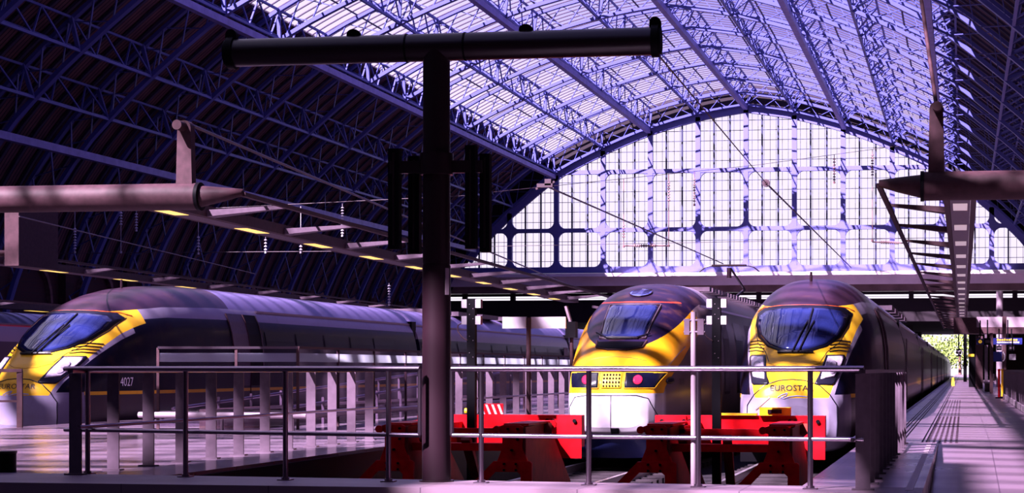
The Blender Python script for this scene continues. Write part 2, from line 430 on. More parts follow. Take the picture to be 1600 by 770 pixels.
mb = MB(); pts = [prof(-arc_of(HW)+2*arc_of(HW)*i/60, -.1) for i in range(61)]
mb.add([(a, YS+.1, b) for a, b in pts]+[(pts[-1][0], YS+.1, ZB), (pts[0][0], YS+.1, ZB)], [tuple(range(63))])
mb.build('window_pane', M['gableglass'], fr)
# beam under the screen, clerestory and the low deck beyond
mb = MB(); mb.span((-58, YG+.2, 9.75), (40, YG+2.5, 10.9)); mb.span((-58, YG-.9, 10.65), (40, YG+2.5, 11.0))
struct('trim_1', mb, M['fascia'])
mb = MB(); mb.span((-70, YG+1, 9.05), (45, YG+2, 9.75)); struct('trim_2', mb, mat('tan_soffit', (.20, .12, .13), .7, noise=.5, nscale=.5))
mb = MB(); mb.span((-70, YG+2.2, 8.78), (45, YG+3, 9.05)); mb.span((-70, YG+2.3, 8.53), (45, YG+2.4, 8.57))
for k in range(-13, 9): mb.box((k*5.2, YG+2.5, 8.8), (.5, .5, 1.3))
mb.span((-70, YG+2.2, 6.0), (45, YG+78, 8.35))
struct('trim_3', mb, M['darkdeck'])
mb = MB()
for k in range(-9, 7): mb.box((k*7.8+2, YG+60, 2.6), (.9, .9, 7.6))
for k in range(-9, 7): mb.box((k*7.8+2, YG+20, 3.4), (.8, .8, 9.0))
struct('trim_4', mb, M['sleeper'])
mb = MB(); mb.span((-70, YG+150, -1), (-20, YG+151, 6.2)); mb.span((1.9, YG+60, -1), (60, YG+61, 6.2)); struct('wall_back', mb, M['brick'])

# ------------------------------------------------------------------ floors, kerb, platforms, tracks
fl = at(-160, 751.5, z=0); frr = at(1441, 771, z=0)              # front edge of the raised kerb
bl = at(-400, 736, z=0); bm_ = at(545, 747, z=0); br = at(1272, 759, z=0)
dirb = (br-bm_).normalized()
def backY(X): t = (X-bm_.x)/dirb.x; return bm_.y+dirb.y*t
XR = -.36; XL = -8.15; XP = -1.5
fy = lambda X: fl.y+(frr.y-fl.y)*(X-fl.x)/(frr.x-fl.x)
mb = MB()
mb.prism([(-30, fy(-30), 0), (XR, fy(XR), 0), (XR, backY(XR), 0), (-30, backY(-30), 0)], (0, 0, -1.2))
struct('floor_kerb', mb, M['slab'])
mb = MB(); mb.prism([(-17.9, backY(-17.9), 0), (XL, backY(XL), 0), (XL, YG+200, 0), (-17.9, YG+200, 0)], (0,0,-1.2)); struct('floor_platform_left', mb, M['gloss_floor'])
mb = MB(); mb.prism([(XP, backY(XP), 0), (XR, backY(XR), 0), (XR, 29.2, 0), (XP, 29.2, 0)], (0,0,-1.2)); struct('floor_walkway', mb, M['paving'])
mb = MB(); mb.prism([(XP, 29.2, 0), (12.2, 29.2, 0), (12.2, YG+220, 0), (XP, YG+220, 0)], (0,0,-1.2)); struct('floor_platform_right', mb, M['paving'])
mb = MB(); mb.add([(XR, 17, -.42), (12, 17, -.42), (12, 29.2, 0), (XR, 29.2, 0), (XR, 17, -1.2), (12, 17, -1.2), (12, 29.2, -1.2), (XR, 29.2, -1.2)],
       [(0,1,2,3),(4,7,6,5),(0,4,5,1),(1,5,6,2),(2,6,7,3),(3,7,4,0)]); struct('floor_ramp', mb, M['paving'])
mb = MB(); mb.span((-34, -8, -1.2), (12, 17, -.421)); struct('floor', mb, M['paving'])
mb = MB(); mb.span((-30.2, 20, -1.2), (-24.5, YG+100, 0)); mb.span((-55.9, 20, -1.2), (-36.5, YG+100, 0)); struct('floor_platform_far', mb, M['paving'])
mb = MB(); mb.span((XL, backY(XL), -1.2), (XL+.03, 300, -.04)); mb.span((XP-.03, backY(XP), -1.2), (XP, 300, -.04)); struct('trim_5', mb, M['darkdeck'])
# pale edge line, grooves and tactile studs on the right platform
mb = MB(); mb.span((XR-.16, 17.6, 0), (XR-.09, 29, .004))
mb.span((XP+.04, 29.3, 0), (XP+.10, 330, .004)); tag(mb.build('edge_line', M['paleplate']), 'pale painted line along the kerb and platform edge', 'floor marking')
mb = MB()
for x in (-1.12, -1.06, -.98, -.92, -.62, -.56): mb.span((x, 29.3, 0), (x+.025, 300, .004))
tag(mb.build('guide_grooves', M['black']), 'dark parallel grooves running along the right platform', 'floor marking')
mb = MB(); y = 29.2
while y < 70:
    for k in range(6): mb.box((-.52+k*.085, y, .004), (.04, .10, .008))
    y += .42 if y < 45 else .9
tag(mb.build('tactile_studs', M['darkbrown']), 'rows of small tactile studs set in the right platform', 'tactile paving', kind='stuff')

def track(x, y0, y1):
    mb = MB()
    for s in (-.7525, .7525):
        mb.span((x+s-.035, y0, RZ-.05), (x+s+.035, y1, RZ)); mb.span((x+s-.01, y0, RZ-.14), (x+s+.01, y1, RZ-.05)); mb.span((x+s-.07, y0, RZ-.16), (x+s+.07, y1, RZ-.14))
    return mb
for x, txt in ((-3.2, 'under the right front train'), (-6.7, 'under the middle train'), (-19.4, 'under the left train'), (-31.8, 'under the train at far left')):
    t = empty('railway_track', (x, 21, -1.0), 'railway track on concrete sleepers '+txt, 'track')
    track(x, 21, 400).build('rail', M['rail'], t)
    mb = MB(); y = 21.3
    while y < 120: mb.box((x, y, -.965), (2.5, .26, .14)); y += .65
    tag(mb.build('sleepers', M['sleeper'], t), kind='stuff')

# ------------------------------------------------------------------ trains
def superx(u, n): return max(0.0, 1-abs(u)**n)**(1/n)
class Nose:
    def __init__(s, W, ZT, ZBt, n=3.0, up=2.6, mid=.40): s.W, s.ZT, s.ZB, s.n, s.up, s.mid = W, ZT, ZBt, n, up, mid
    def dims(s, y):
        w = interp(s.W, y); zt = interp(s.ZT, y); zb = interp(s.ZB, y); return w, zt, zb, zb+(zt-zb)*s.mid
    def val(s, x, y, z):
        w, zt, zb, zc = s.dims(y)
        if w <= 0: return 9
        h = (zt-zc) if z > zc else (zc-zb)
        k = s.up if z > zc else 4.5
        return (abs(x)/w)**k+(abs(z-zc)/max(h, 1e-4))**k
    def front(s, x, z):
        a, b = 0.0, 12.0
        if s.val(x, a, z) < 1: return 0
        for _ in range(30):
            m = (a+b)/2
            if s.val(x, m, z) < 1: b = m
            else: a = m
        return b
    def on(s, X, Y, x, z, off):        # a place on the nose, lifted off it by off
        e = .015; f = s.front(x, z)
        fx = (s.front(x+e, z)-s.front(x-e, z))/(2*e); fz = (s.front(x, z+e)-s.front(x, z-e))/(2*e)
        fx = max(-2.5, min(2.5, fx)); fz = max(-2.5, min(2.5, fz))
        n = Vector((fx, -1, fz)).normalized(); return Vector((X+x, Y+f, z))+n*off
    def side(s, y, z):
        w, zt, zb, zc = s.dims(y); h = (zt-zc) if z > zc else (zc-zb); k = s.up if z > zc else 4.5
        return w*superx((z-zc)/h, k)
    def loft(s, X, Y, ys, na=40):
        mb = MB(); rows = []
        for y in ys:
            w, zt, zb, zc = s.dims(y); row = []
            for i in range(na):
                a = 2*math.pi*i/na; ca, sa = math.cos(a), math.sin(a)
                k = s.up if sa >= 0 else 4.5; h = (zt-zc) if sa >= 0 else (zc-zb)
                row.append((X+w*math.copysign(abs(ca)**(2/k), ca), Y+y, zc+h*math.copysign(abs(sa)**(2/k), sa)))
            rows.append(row)
        vs = [p for r in rows for p in r]; fs = []
        for j in range(len(rows)-1):
            for i in range(na): fs.append((j*na+i, j*na+(i+1)%na, (j+1)*na+(i+1)%na, (j+1)*na+i))
        mb.add(vs, fs, 0, True); mb.add(rows[0], [tuple(range(na))], 0, False); mb.add(rows[-1], [tuple(range(na))], 0, False)
        return mb
    def patch(s, X, Y, outline, off=.012, rings=9, m=0, mb=None):      # star-shaped outline in (x, z) laid on the front
        mb = mb or MB(); cx = sum(p[0] for p in outline)/len(outline); cz = sum(p[1] for p in outline)/len(outline)
        N = len(outline); off += .006; vs = [s.on(X, Y, cx, cz, off)]
        for r in range(1, rings+1):
            for (x, z) in outline:
                px, pz = cx+(x-cx)*r/rings, cz+(z-cz)*r/rings; vs.append(s.on(X, Y, px, pz, off))
        vs += [s.on(X, Y, x, z, -off) for (x, z) in outline]
        fs = [(0, 1+i, 1+(i+1)%N) for i in range(N)]
        for r in range(rings):
            for i in range(N):
                a = 1+r*N; b = a+N; fs.append((a+i, b+i, b+(i+1)%N, a+(i+1)%N))
        return mb.add(vs, fs, m, True)
    def line(s, X, Y, pts, r=.012, off=.0, mb=None):
        mb = mb or MB(); P = []
        for (a, b) in zip(pts, pts[1:]):
            n = max(2, int(math.dist(a, b)/.06))
            P += [(a[0]+(b[0]-a[0])*k/n, a[1]+(b[1]-a[1])*k/n) for k in range(n)]
        P.append(pts[-1]); Q = [s.on(X, Y, x, z, off) for x, z in P]
        return mb.path(Q, r, 6)
def dense(outline, step=.06):
    out = []
    for a, b in zip(outline, outline[1:]+outline[:1]):
        n = max(1, int(math.dist(a, b)/step)); out += [(a[0]+(b[0]-a[0])*k/n, a[1]+(b[1]-a[1])*k/n) for k in range(n)]
    return out
def rounded(outline, it=2):
    for _ in range(it):
        out = []
        for a, b in zip(outline, outline[1:]+outline[:1]):
            out += [(a[0]*.75+b[0]*.25, a[1]*.75+b[1]*.25), (a[0]*.25+b[0]*.75, a[1]*.25+b[1]*.75)]
        outline = out
    return outline
def text_mesh(txt, size, fn, extr=.004):
    """letters as a mesh; fn maps (x right, y up) to a place"""
    cu = bpy.data.curves.new('lettering', 'FONT'); cu.body = txt; cu.size = size; cu.align_x = 'CENTER'; cu.resolution_u = 3
    o = bpy.data.objects.new('lettering', cu); C.objects.link(o)
    dg = bpy.context.evaluated_depsgraph_get(); me = bpy.data.meshes.new_from_object(o.evaluated_get(dg))
    mb = MB(); mb.add([fn(v.co.x, v.co.y) for v in me.vertices], [tuple(p.vertices) for p in me.polygons])
    bpy.data.objects.remove(o); bpy.data.meshes.remove(me); return mb

NA = Nose(W=[(0,.42),(.06,.70),(.2,.88),(.45,.98),(.8,1.05),(1.7,1.17),(2.7,1.28),(3.7,1.36),(5,1.40),(7,1.41),(60,1.41)],
          ZT=[(0,.42),(.03,.60),(.12,.82),(.30,1.02),(.55,1.20),(.95,1.43),(1.5,1.78),(2.1,2.12),(2.7,2.42),(3.3,2.64),(4.1,2.84),(5,2.98),(6.2,3.09),(7.6,3.15),(60,3.15)],
          ZBt=[(0,-.05),(.05,-.22),(.2,-.38),(.5,-.46),(1,-.5),(60,-.5)])
NB = Nose(W=[(0,.55),(.05,.72),(.2,.84),(.5,.93),(1.0,1.02),(1.6,1.12),(2.6,1.24),(4,1.34),(6,1.40),(60,1.40)],
          ZT=[(0,.45),(.02,.62),(.08,.85),(.22,1.08),(.5,1.32),(.9,1.55),(1.25,1.73),(2.0,2.13),(2.9,2.50),(3.5,2.70),(4.3,2.86),(5.4,2.98),(7,3.02),(60,3.02)],
          ZBt=[(0,-.02),(.05,-.12),(.3,-.2),(.8,-.22),(60,-.5)], up=2.7)
YS_ = [0,.015,.03,.06,.09,.13,.18,.24,.3,.38,.46,.55,.65,.75,.86,.98,1.1,1.25,1.4,1.55,1.7,1.9,2.1,2.3,2.5,2.7,2.9,3.1,3.3,3.6,3.9,4.2,4.6,5,5.5,6.2,7,7.6]

YS_ = sorted(set(YS_+[(a+b)/2 for a, b in zip(YS_, YS_[1:])]))
def livery_new():
    m = mat('silver_yellow_train_livery', (.3, .3, .3), .28, coat=.03, spec=.13); n = NT(m); t = m.node_tree; b = t.nodes['Principled BSDF']
    x, y, z0 = n.coords(); z = n.m('ADD', z0, RZ)
    gt = lambda a, c: n.m('GREATER_THAN', a, c); lt = lambda a, c: n.m('LESS_THAN', a, c); mul = lambda a, c: n.m('MULTIPLY', a, c)
    ax_ = n.m('ABSOLUTE', x)
    g1 = n.ramp(y, [(0,2.05),(2.6,2.08),(3.3,2.2),(5,2.3),(8,2.33)], 8.0, 4.0)
    sx = n.ramp(z, [(0,.70),(.56,.79),(.93,.87),(1.35,1.0),(1.98,1.19),(2.5,1.3)], 4.0, 2.0)
    ex = n.ramp(z, [(0,.60),(.56,.70),(.65,.73),(1.06,.86),(1.5,.98),(1.9,1.08),(2.2,1.17),(2.5,1.30)], 4.0, 2.0)
    low = n.mix(lt(y, 1.0), (.055, .036, .05), (.24, .20, .30))
    c = n.mix(gt(z, .56), low, (.22, .18, .26))
    nav = n.m('MAXIMUM', gt(ax_, sx), gt(y, 3.3))
    c = n.mix(mul(mul(gt(z, .62), lt(z, g1)), nav), c, (.003, .0025, .012))
    c = n.mix(mul(mul(gt(z, .555), lt(z, .63)), gt(y, 1.0)), c, (.80, .42, .02))
    c = n.mix(mul(mul(lt(ax_, ex), gt(z, .56)), lt(y, 3.9)), c, (.85, .47, .02))
    roof = n.mix(gt(y, 9), (.030, .012, .026), (.12, .09, .22))
    c = n.mix(gt(z, n.ramp(y, [(0,2.39),(3.0,2.39),(5,2.54),(8,2.62)], 8.0, 4.0)), c, roof)
    ns = t.nodes.new('ShaderNodeTexNoise'); ns.inputs['Scale'].default_value = 3; ns.inputs['Detail'].default_value = 8
    tc = t.nodes.new('ShaderNodeTexCoord'); t.links.new(tc.outputs['Object'], ns.inputs['Vector'])
    dirt = n.m('MULTIPLY', n.m('SUBTRACT', ns.outputs[0], .52), .9); dirt.node.use_clamp = True
    c = n.mix(dirt, c, (.10, .045, .03)); t.links.new(c, b.inputs['Base Color']); return m
def livery_old():
    m = mat('white_yellow_train_livery', (.3, .3, .3), .32, coat=.02, spec=.12); n = NT(m); t = m.node_tree; b = t.nodes['Principled BSDF']
    x, y, z0 = n.coords(); z = n.m('ADD', z0, RZ)
    gt = lambda a, c: n.m('GREATER_THAN', a, c); lt = lambda a, c: n.m('LESS_THAN', a, c); mul = lambda a, c: n.m('MULTIPLY', a, c)
    ye = n.ramp(y, [(0,.62),(.35,.62),(.5,.85),(.9,1.35),(1.6,1.8),(3,2.38),(3.6,2.55)], 8.0, 4.0)
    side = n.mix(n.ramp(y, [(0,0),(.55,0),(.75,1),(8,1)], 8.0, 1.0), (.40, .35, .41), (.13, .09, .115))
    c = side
    c = n.mix(mul(mul(gt(z, 1.15), lt(z, 2.0)), gt(y, 24)), c, (.01, .01, .03))
    exo = n.ramp(z, [(0,.9),(.75,.95),(1.3,1.12),(1.84,1.23),(2.2,1.30),(2.55,1.42)], 4.0, 2.0)
    c = n.mix(mul(mul(gt(z, .64), lt(n.m('ABSOLUTE', x), exo)), lt(y, 3.9)), c, (.66, .28, .008))
    xx = n.m('POWER', n.m('DIVIDE', n.m('ABSOLUTE', x), 1.05), 2.2); dz = n.m('MAXIMUM', n.m('DIVIDE', n.m('SUBTRACT', 2.5, z), 1.0), 0.0)
    oval = lt(n.m('ADD', xx, n.m('POWER', dz, 2.2)), 1.0)
    c = n.mix(oval, c, (.010, .005, .022)); c = n.mix(mul(gt(z, 2.5), lt(y, 6)), c, (.016, .008, .022))
    c = n.mix(mul(gt(z, 2.5), gt(y, 6)), c, (.17, .13, .20))
    c = n.mix(mul(mul(gt(z, 2.485), lt(z, 2.512)), lt(y, 3.6)), c, (.60, .04, .02))
    ns = t.nodes.new('ShaderNodeTexNoise'); ns.inputs['Scale'].default_value = 2.6; ns.inputs['Detail'].default_value = 8
    tc = t.nodes.new('ShaderNodeTexCoord'); t.links.new(tc.outputs['Object'], ns.inputs['Vector'])
    dirt = n.m('MULTIPLY', n.m('SUBTRACT', ns.outputs[0], .5), 1.0); dirt.node.use_clamp = True
    c = n.mix(dirt, c, (.22, .08, .03)); t.links.new(c, b.inputs['Base Color']); return m
M['liv_new'] = livery_new(); M['liv_old'] = livery_old()
def carlivery():
    m = mat('dark_band_carriage_livery', (.3, .3, .3), .28, coat=.03, spec=.13); n = NT(m); t = m.node_tree; b = t.nodes['Principled BSDF']
    x, y, z0 = n.coords(); z = n.m('ADD', z0, RZ)
    gt = lambda a, c: n.m('GREATER_THAN', a, c)
    c = n.mix(gt(z, .55), (.05, .034, .05), (.55, .28, .01)); c = n.mix(gt(z, .63), c, (.003, .0025, .012))
    c = n.mix(gt(z, 2.12), c, (.17, .12, .18)); c = n.mix(gt(z, 2.52), c, (.12, .09, .22)); t.links.new(c, b.inputs['Base Color']); return m
M['carriage'] = carlivery()

def carriage(NN, X, Y, y0, y1, root, material, windows=True, gutter=True, doors=True):
    body = NN.loft(X, Y, [y0, (y0+y1)/2, y1], 48).build('carriage', material, root)
    if gutter:
        for s in (-1, 1):
            z = 2.58; xg = NN.side(40, z)
            MB().bar((X+s*(xg+.01), Y+y0, z), (X+s*(xg+.01), Y+y1, z), .05, .05).build('gutter', M['steel'], body)
    for s in (-1, 1):
        if not windows: break
        if doors:
            for yy in (y0+1.1, y1-1.1):
                xa = NN.side(40, 1.2)
                mb = MB(); mb.span((X+s*(xa-.01), Y+yy-.45, .05), (X+s*(xa+.015), Y+yy+.45, 2.1)); mb.build('door', M['plate'], body)
        n = 8; L_ = (y1-y0-4.6)/n
        for k in range(n):
            yy = Y+y0+2.3+L_*(k+.5); mb = MB(); P = []
            for z in (1.12, 1.5, 1.85, 2.05):
                P.append((X+s*(NN.side(40, z)+.014), z))
            vs = [(x, yy+q*(L_/2-.12), z) for q in (-1, 1) for x, z in P]
            mb.add(vs, [(i, i+1, 5+i, 4+i) for i in range(3)])
            if s > 0 or k < 0: mb.build('window', M['winglass'], body)
    return body
def underframe(X, Y, y0, y1, root):
    mb = MB(); mb.span((X-1.15, Y+y0, -.72), (X+1.15, Y+y1, -.35)); mb.build('underframe', M['black'], root)
    for yy in (y0+4.5, y1-4.5):
        mb = MB()
        for dy in (-1.25, 1.25):
            for s in (-1, 1): mb.tube((X+s*.68, Y+yy+dy, RZ+.46), (X+s*.81, Y+yy+dy, RZ+.46), .46, 20)
        for s in (-1, 1): mb.box((X+s*.98, Y+yy, RZ+.5), (.12, 3.2, .25))
        mb.build('bogie', M['darkbrown'], root)

def train_new(X, Y, label, ncars, number):
    root = empty('express_train', (X, Y, RZ), label, 'train', None)
    NA.loft(X, Y, YS_+[9, 12, 18, 25], 96).build('nose_body', M['liv_new'], root)
    # windscreen with black surround
    half = [(0,2.36),(.45,2.35),(.80,2.30),(.93,2.19),(.92,1.98),(.82,1.74),(.58,1.54),(.28,1.44),(0,1.42)]
    out = half+[(-a, b) for a, b in half[-2:0:-1]]
    hs = [(0,2.395),(.45,2.385),(.82,2.345),(.96,2.24)]+half[4:]; outs = hs+[(-a, b) for a, b in hs[-2:0:-1]]
    sur = NA.patch(X, Y, dense(outs), .010).build('windscreen_surround', M['bezel'], root)
    inn = [(a*.925, 1.90+(b-1.90)*.90) for a, b in out]
    ws = NA.patch(X, Y, dense(inn), .028).build('windscreen', M['screen'], root)
    NA.line(X, Y, [(-.99,2.30),(-.85,2.36),(-.5,2.39),(0,2.40),(.5,2.39),(.85,2.36),(.99,2.30)], .014).build('orange_trim', mat('orange_trim_paint', (.8,.12,.02), .4), root)
    # wipers
    mb = MB()
    for x0 in (-.06, .06):
        NA.line(X, Y, [(x0, 1.40), (x0+.10, 1.70), (x0+.22, 2.02)], .016, .06, mb)
    NA.line(X, Y, [(-.34,1.415),(.34,1.415)], .03, .03, mb)
    NA.line(X, Y, [(.22,2.28),(.16,1.70)], .02, .05, mb)
    mb.build('wiper', M['bezel'], root)
    for s in (-1, 1):
        o1 = [(s*a, b) for a, b in ((.58,1.37),(.90,1.38),(.93,1.33),(.90,1.18),(.78,.83),(.74,.80),(.46,.81),(.43,.84),(.50,1.0))]
        NA.patch(X, Y, dense(o1), .012).build('headlamp_surround', M['bezel'], root)
        o2 = [(s*a, b) for a, b in ((.615,1.33),(.865,1.345),(.885,1.31),(.86,1.19),(.76,.95),(.53,.91),(.545,1.02))]
        lp = NA.patch(X, Y, dense(o2), .030).build('headlamp', M['lamp'], root)
        for zz, rr in ((1.17, .075), (1.04, .055)):
            cx = s*.71; NA.patch(X, Y, [(cx+rr*math.cos(R(a)), zz+rr*math.sin(R(a))) for a in range(0, 360, 30)], .036, 3).build('reflector', M['reflector'], lp)
        mb = MB()
        for k in range(4): NA.line(X, Y, [(s*.64, 1.44+k*.065), (s*.80, 1.47+k*.065), (s*.99, 1.455+k*.065)], .013, .004, mb)
        mb.build('vent_slots', M['bezel'], root)
        NA.line(X, Y, [(s*.97,2.25),(s*.94,1.95),(s*.80,1.62),(s*.60,1.44),(s*.50,1.25)], .008, 0).build('panel_seam', M['bezel'], root)
    NA.line(X, Y, [(-.5,1.22),(-.25,1.14),(0,1.12),(.25,1.14),(.5,1.22)], .008, 0).build('panel_seam', mat('amber_seam', (.5,.22,.01), .5), root)
    # coupler hatch outline
    NA.line(X, Y, [(-.86,.10),(-.85,.42),(-.72,.62),(-.52,.80),(-.25,.89),(0,.91),(.25,.89),(.52,.80),(.72,.62),(.85,.42),(.86,.10),(.84,-.25)], .013).build('hatch_seam', M['bezel'], root)
    tm = text_mesh('EUROSTAR', .150, lambda a, b: (X+a*1.12, Y+NA.front(a*1.12, .70+b)-.012, .70+b)); tm.build('lettering', M['bezel'], root)
    mb = NA.line(X, Y, [(-.26,.57),(-.18,.62),(-.08,.65),(-.10,.60),(-.2,.57),(-.14,.55),(-.05,.58),(.1,.60),(.3,.585)], .012, .004); mb.build('emblem', mat('pale_blue_emblem', (.35,.35,.6), .4), root)
    # side cab window, doors, number
    for s in (-1, 1):
        xa = NA.side(8, 1.2)
        mb = MB(); P = [(X+s*(NA.side(9.5, z)+.012), z) for z in (.05, 1.0, 1.6, 2.0, 2.3, 2.5)]
        vs = [(x, Y+yy, z) for yy in (8.6, 9.7) for x, z in P]; mb.add(vs, [(i, i+1, 7+i, 6+i) for i in range(5)]); mb.build('cab_door', M['plate'], root)
        vs = [(x, Y+yy, z) for yy in (9.7, 10.6) for x, z in P]; MB().add(vs, [(i, i+1, 7+i, 6+i) for i in range(5)]).build('passenger_door', M['black'], root)
        for yy in (8.58, 9.7, 10.6):
            MB().path([(x+s*.005, Y+yy, z) for x, z in P], .018, 6).build('door_frame', M['steel'] if yy > 10 else M['brown'], root)
        mb = MB()
        for k in range(5):
            yy = 12.0+k*2.35; vs = [(X+s*(NA.side(15, z)+.014), Y+yy+q*1.08, z) for q in (-1, 1) for z in (1.05, 1.5, 1.85, 2.08)]
            MB().add(vs, [(i, i+1, 5+i, 4+i) for i in range(3)]).build('window', M['winglass'], root)
        z = 2.60; xg = NA.side(20, z); MB().bar((X+s*(xg+.02), Y+10.8, z), (X+s*(xg+.02), Y+25, z), .05, .05).build('gutter', M['steel'], root)
    tm = text_mesh(number, .27, lambda a, b: (X+NA.side(2.62+a, .74+b)+.014, Y+2.62+a, .74+b)); tm.build('number', M['signwhite'], root)
    MB().tube((X-.03, Y+5.2, 3.0), (X-.03, Y+5.2, 3.20), .03, 8).build('roof_aerial', M['darkbrown'], root)
    underframe(X, Y, 1.6, 24.5, root)
    y = 25.4
    for k in range(ncars):
        carriage(NA, X, Y, y, y+24.9, root, M['carriage']); underframe(X, Y, y+.2, y+24.6, root)
        MB().span((X-1.2, Y+y-.45, -.3), (X+1.2, Y+y+.05, 2.7)).build('gangway', M['black'], root)
        y += 25.4
    # roof equipment well on the third car
    mb = MB()
    for k in range(5): mb.box((X, Y+30+k*3.6, 3.17), (1.7, 2.6, .16))
    mb.build('roof_equipment', M['plate'], root)
    return root
train_new(-3.2, 36.2, 'dark and yellow high-speed train at the red buffers, nearest the right platform', 9, '4028')
train_new(-19.4, 37.2, 'dark, silver and yellow high-speed train numbered 4027, beside the sunlit left platform', 6, '4027')

def train_old(X, Y):
    root = empty('older_express_train', (X, Y, RZ), 'white and yellow blunt-nosed high-speed train with a purple-black cab dome, between the two newer trains', 'train')
    NB.loft(X, Y, YS_+[9, 14, 22], 96).build('nose_body', M['liv_old'], root)
    out = [(-.50,2.44),(.50,2.44),(.56,2.38),(.47,1.70),(-.47,1.70),(-.56,2.38)]
    NB.patch(X, Y, dense(out), .012).build('windscreen_surround', M['darkbrown'], root)
    NB.patch(X, Y, dense([(a*.88, 2.07+(b-2.07)*.90) for a, b in out]), .030).build('windscreen', M['screen'], root)
    NB.line(X, Y, [(-.53,2.43),(.53,2.43),(.46,1.72),(-.46,1.72),(-.53,2.43)], .012, .02).build('windscreen_frame', M['plate'], root)
    mb = MB(); NB.line(X, Y, [(-.55,1.80),(-.30,1.70),(.30,1.70),(.52,1.78)], .016, .05, mb); mb.build('wiper', M['bezel'], root)
    NB.patch(X, Y, dense([(-.48,1.64),(.48,1.64),(.45,1.54),(.2,1.50),(-.2,1.50),(-.45,1.54)]), .010).build('cowl_slot', M['black'], root)
    NB.line(X, Y, [(-.50,1.66),(-.46,1.53),(-.2,1.48),(.2,1.48),(.46,1.53),(.50,1.66)], .022, .01).build('cowl_trim', M['brown'], root)
    # round badge on the dome
    e = [(.235*math.cos(R(a)), 2.70+.085*math.sin(R(a))) for a in range(0, 360, 20)]
    bd = NB.patch(X, Y, e, .02, 4).build('round_badge', mat('blue_badge', (.05,.06,.22), .2), root)
    mb = MB(); NB.line(X, Y, e+[e[0]], .012, .02, mb); 
    for k in range(4): NB.line(X, Y, [(-.18, 2.655+k*.028), (-.04, 2.67+k*.028), (.06, 2.65+k*.028), (.19, 2.675+k*.028)], .008, .035, mb)
    mb.build('badge_lines', M['darkbrown'], bd)
    for s in (-1, 1):
        o1 = [(s*.26,1.03),(s*.95 if s > 0 else s*.92,1.03),(s*.80,.74),(s*.26,.74)]
        lp = NB.patch(X, Y, dense(o1), .014).build('lamp_cluster', M['winglass'], root)
        NB.line(X, Y, o1+[o1[0]], .018, .004).build('lamp_bezel', M['yellow'], root)
        cx = s*.50; NB.patch(X, Y, [(cx+.085*math.cos(R(a)), .89+.085*math.sin(R(a))) for a in range(0, 360, 24)], .03, 3).build('tail_lamp', M['redlamp'], lp)
    gr = NB.patch(X, Y, dense([(-.19,1.03),(.19,1.03),(.19,.74),(-.19,.74)]), .012).build('grille', M['yellow'], root)
    for i in range(6):
        for j in range(4):
            cx, cz = -.15+i*.06, .775+j*.07
            NB.patch(X, Y, [(cx+.02*math.cos(R(a)), cz+.022*math.sin(R(a))) for a in range(0, 360, 60)], .020, 1).build('grille_hole', M['black'], gr)
    NB.line(X, Y, [(-.84,.0),(-.86,.35),(-.72,.56),(-.5,.60),(.5,.60),(.72,.54),(.88,.2),(.90,-.02),(.80,-.12),(.4,-.17),(-.4,-.17),(-.84,-.08)], .011, .0).build('hood_seam', M['bezel'], root)
    NB.line(X, Y, [(0,.60),(0,-.16)], .009, .0).build('hood_seam', M['bezel'], root)
    NB.patch(X, Y, dense([(-.0,-.03),(.16,-.03),(.16,-.12),(.0,-.12)]), .02, 3).build('coupler_slot', M['black'], root)
    NB.line(X, Y, [(-.6,1.27),(-.3,1.33),(0,1.35),(.3,1.33),(.6,1.27)], .006, .0).build('panel_seam', M['dullred'], root)
    # navy front valance
    mb = MB()
    pts = [(X+1.12*math.sin(R(a)), Y+1.15-1.0*math.cos(R(a))) for a in range(-90, 91, 10)]
    vs = [(x, y, -.12) for x, y in pts]+[(X+(x-X)*.85, y+.18, -.62) for x, y in pts]; n_ = len(pts)
    mb.add(vs, [(i, i+1, n_+i+1, n_+i) for i in range(n_-1)]+[tuple(range(n_, 2*n_))], 0, True)
    mb.build('front_valance', mat('navy_valance_paint', (.02,.025,.11), .3), root)
    for s in (-1, 1):
        xa = lambda y, z: X+s*(NB.side(y, z)+.012)
        for y0_, y1_, nm, ml in ((6.6, 7.6, 'cab_door', M['plate']), (9, 10.4, 'side_grille', M['darkbrown']), (11.4, 14.4, 'side_grille', M['plate']), (15.4, 18.4, 'side_grille', M['darkbrown'])):
            zz = (.0, .6, 1.2, 1.8, 2.2); vs = [(xa(yy, z), Y+yy, z) for yy in (y0_, y1_) for z in zz]
            MB().add(vs, [(i, i+1, 6+i, 5+i) for i in range(4)]).build(nm, ml, root)
        MB().bar((X+s*(NB.side(20, 2.45)+.01), Y+4.2, 2.45), (X+s*(NB.side(20, 2.45)+.01), Y+22, 2.45), .03, .05).build('gutter', M['steel'], root)
    text_mesh('3218', .17, lambda a, b: (X+NB.side(1.7+a, .86+b)+.012, Y+1.7+a, .80+b)).build('number', M['bezel'], root)
    NB.patch(X, Y, [(1.0+.05*math.cos(R(a)), .88+.07*math.sin(R(a))) for a in range(0,360,40)], .01, 2).build('number', M['bezel'], root)
    NB.line(X, Y, [(.95,1.16),(1.05,1.40),(1.12,1.56)], .012, .004).build('side_stripe', M['steel'], root)
    # roof grille and pantograph
    mb = MB()
    for k in range(22): mb.box((X+.75, Y+7.2+k*.6, 2.93), (.5, .36, .10))
    mb.build('roof_grille', M['plate'], root)
    py = Y+19.0; mb = MB(); mb.box((X, py, 3.10), (1.1, 1.2, .12)); mb.bar((X+.1, py+.2, 3.15), (X+.35, py+.9, 3.45), .06, .06); mb.bar((X+.35, py+.9, 3.45), (X+.05, py, 4.02), .045, .045)
    pts = [(X-.88, py, 3.93), (X-.72, py, 4.06), (X-.55, py, 4.10), (X+.55, py, 4.10), (X+.72, py, 4.06), (X+.88, py, 3.93)]; mb.path(pts, .022, 6)
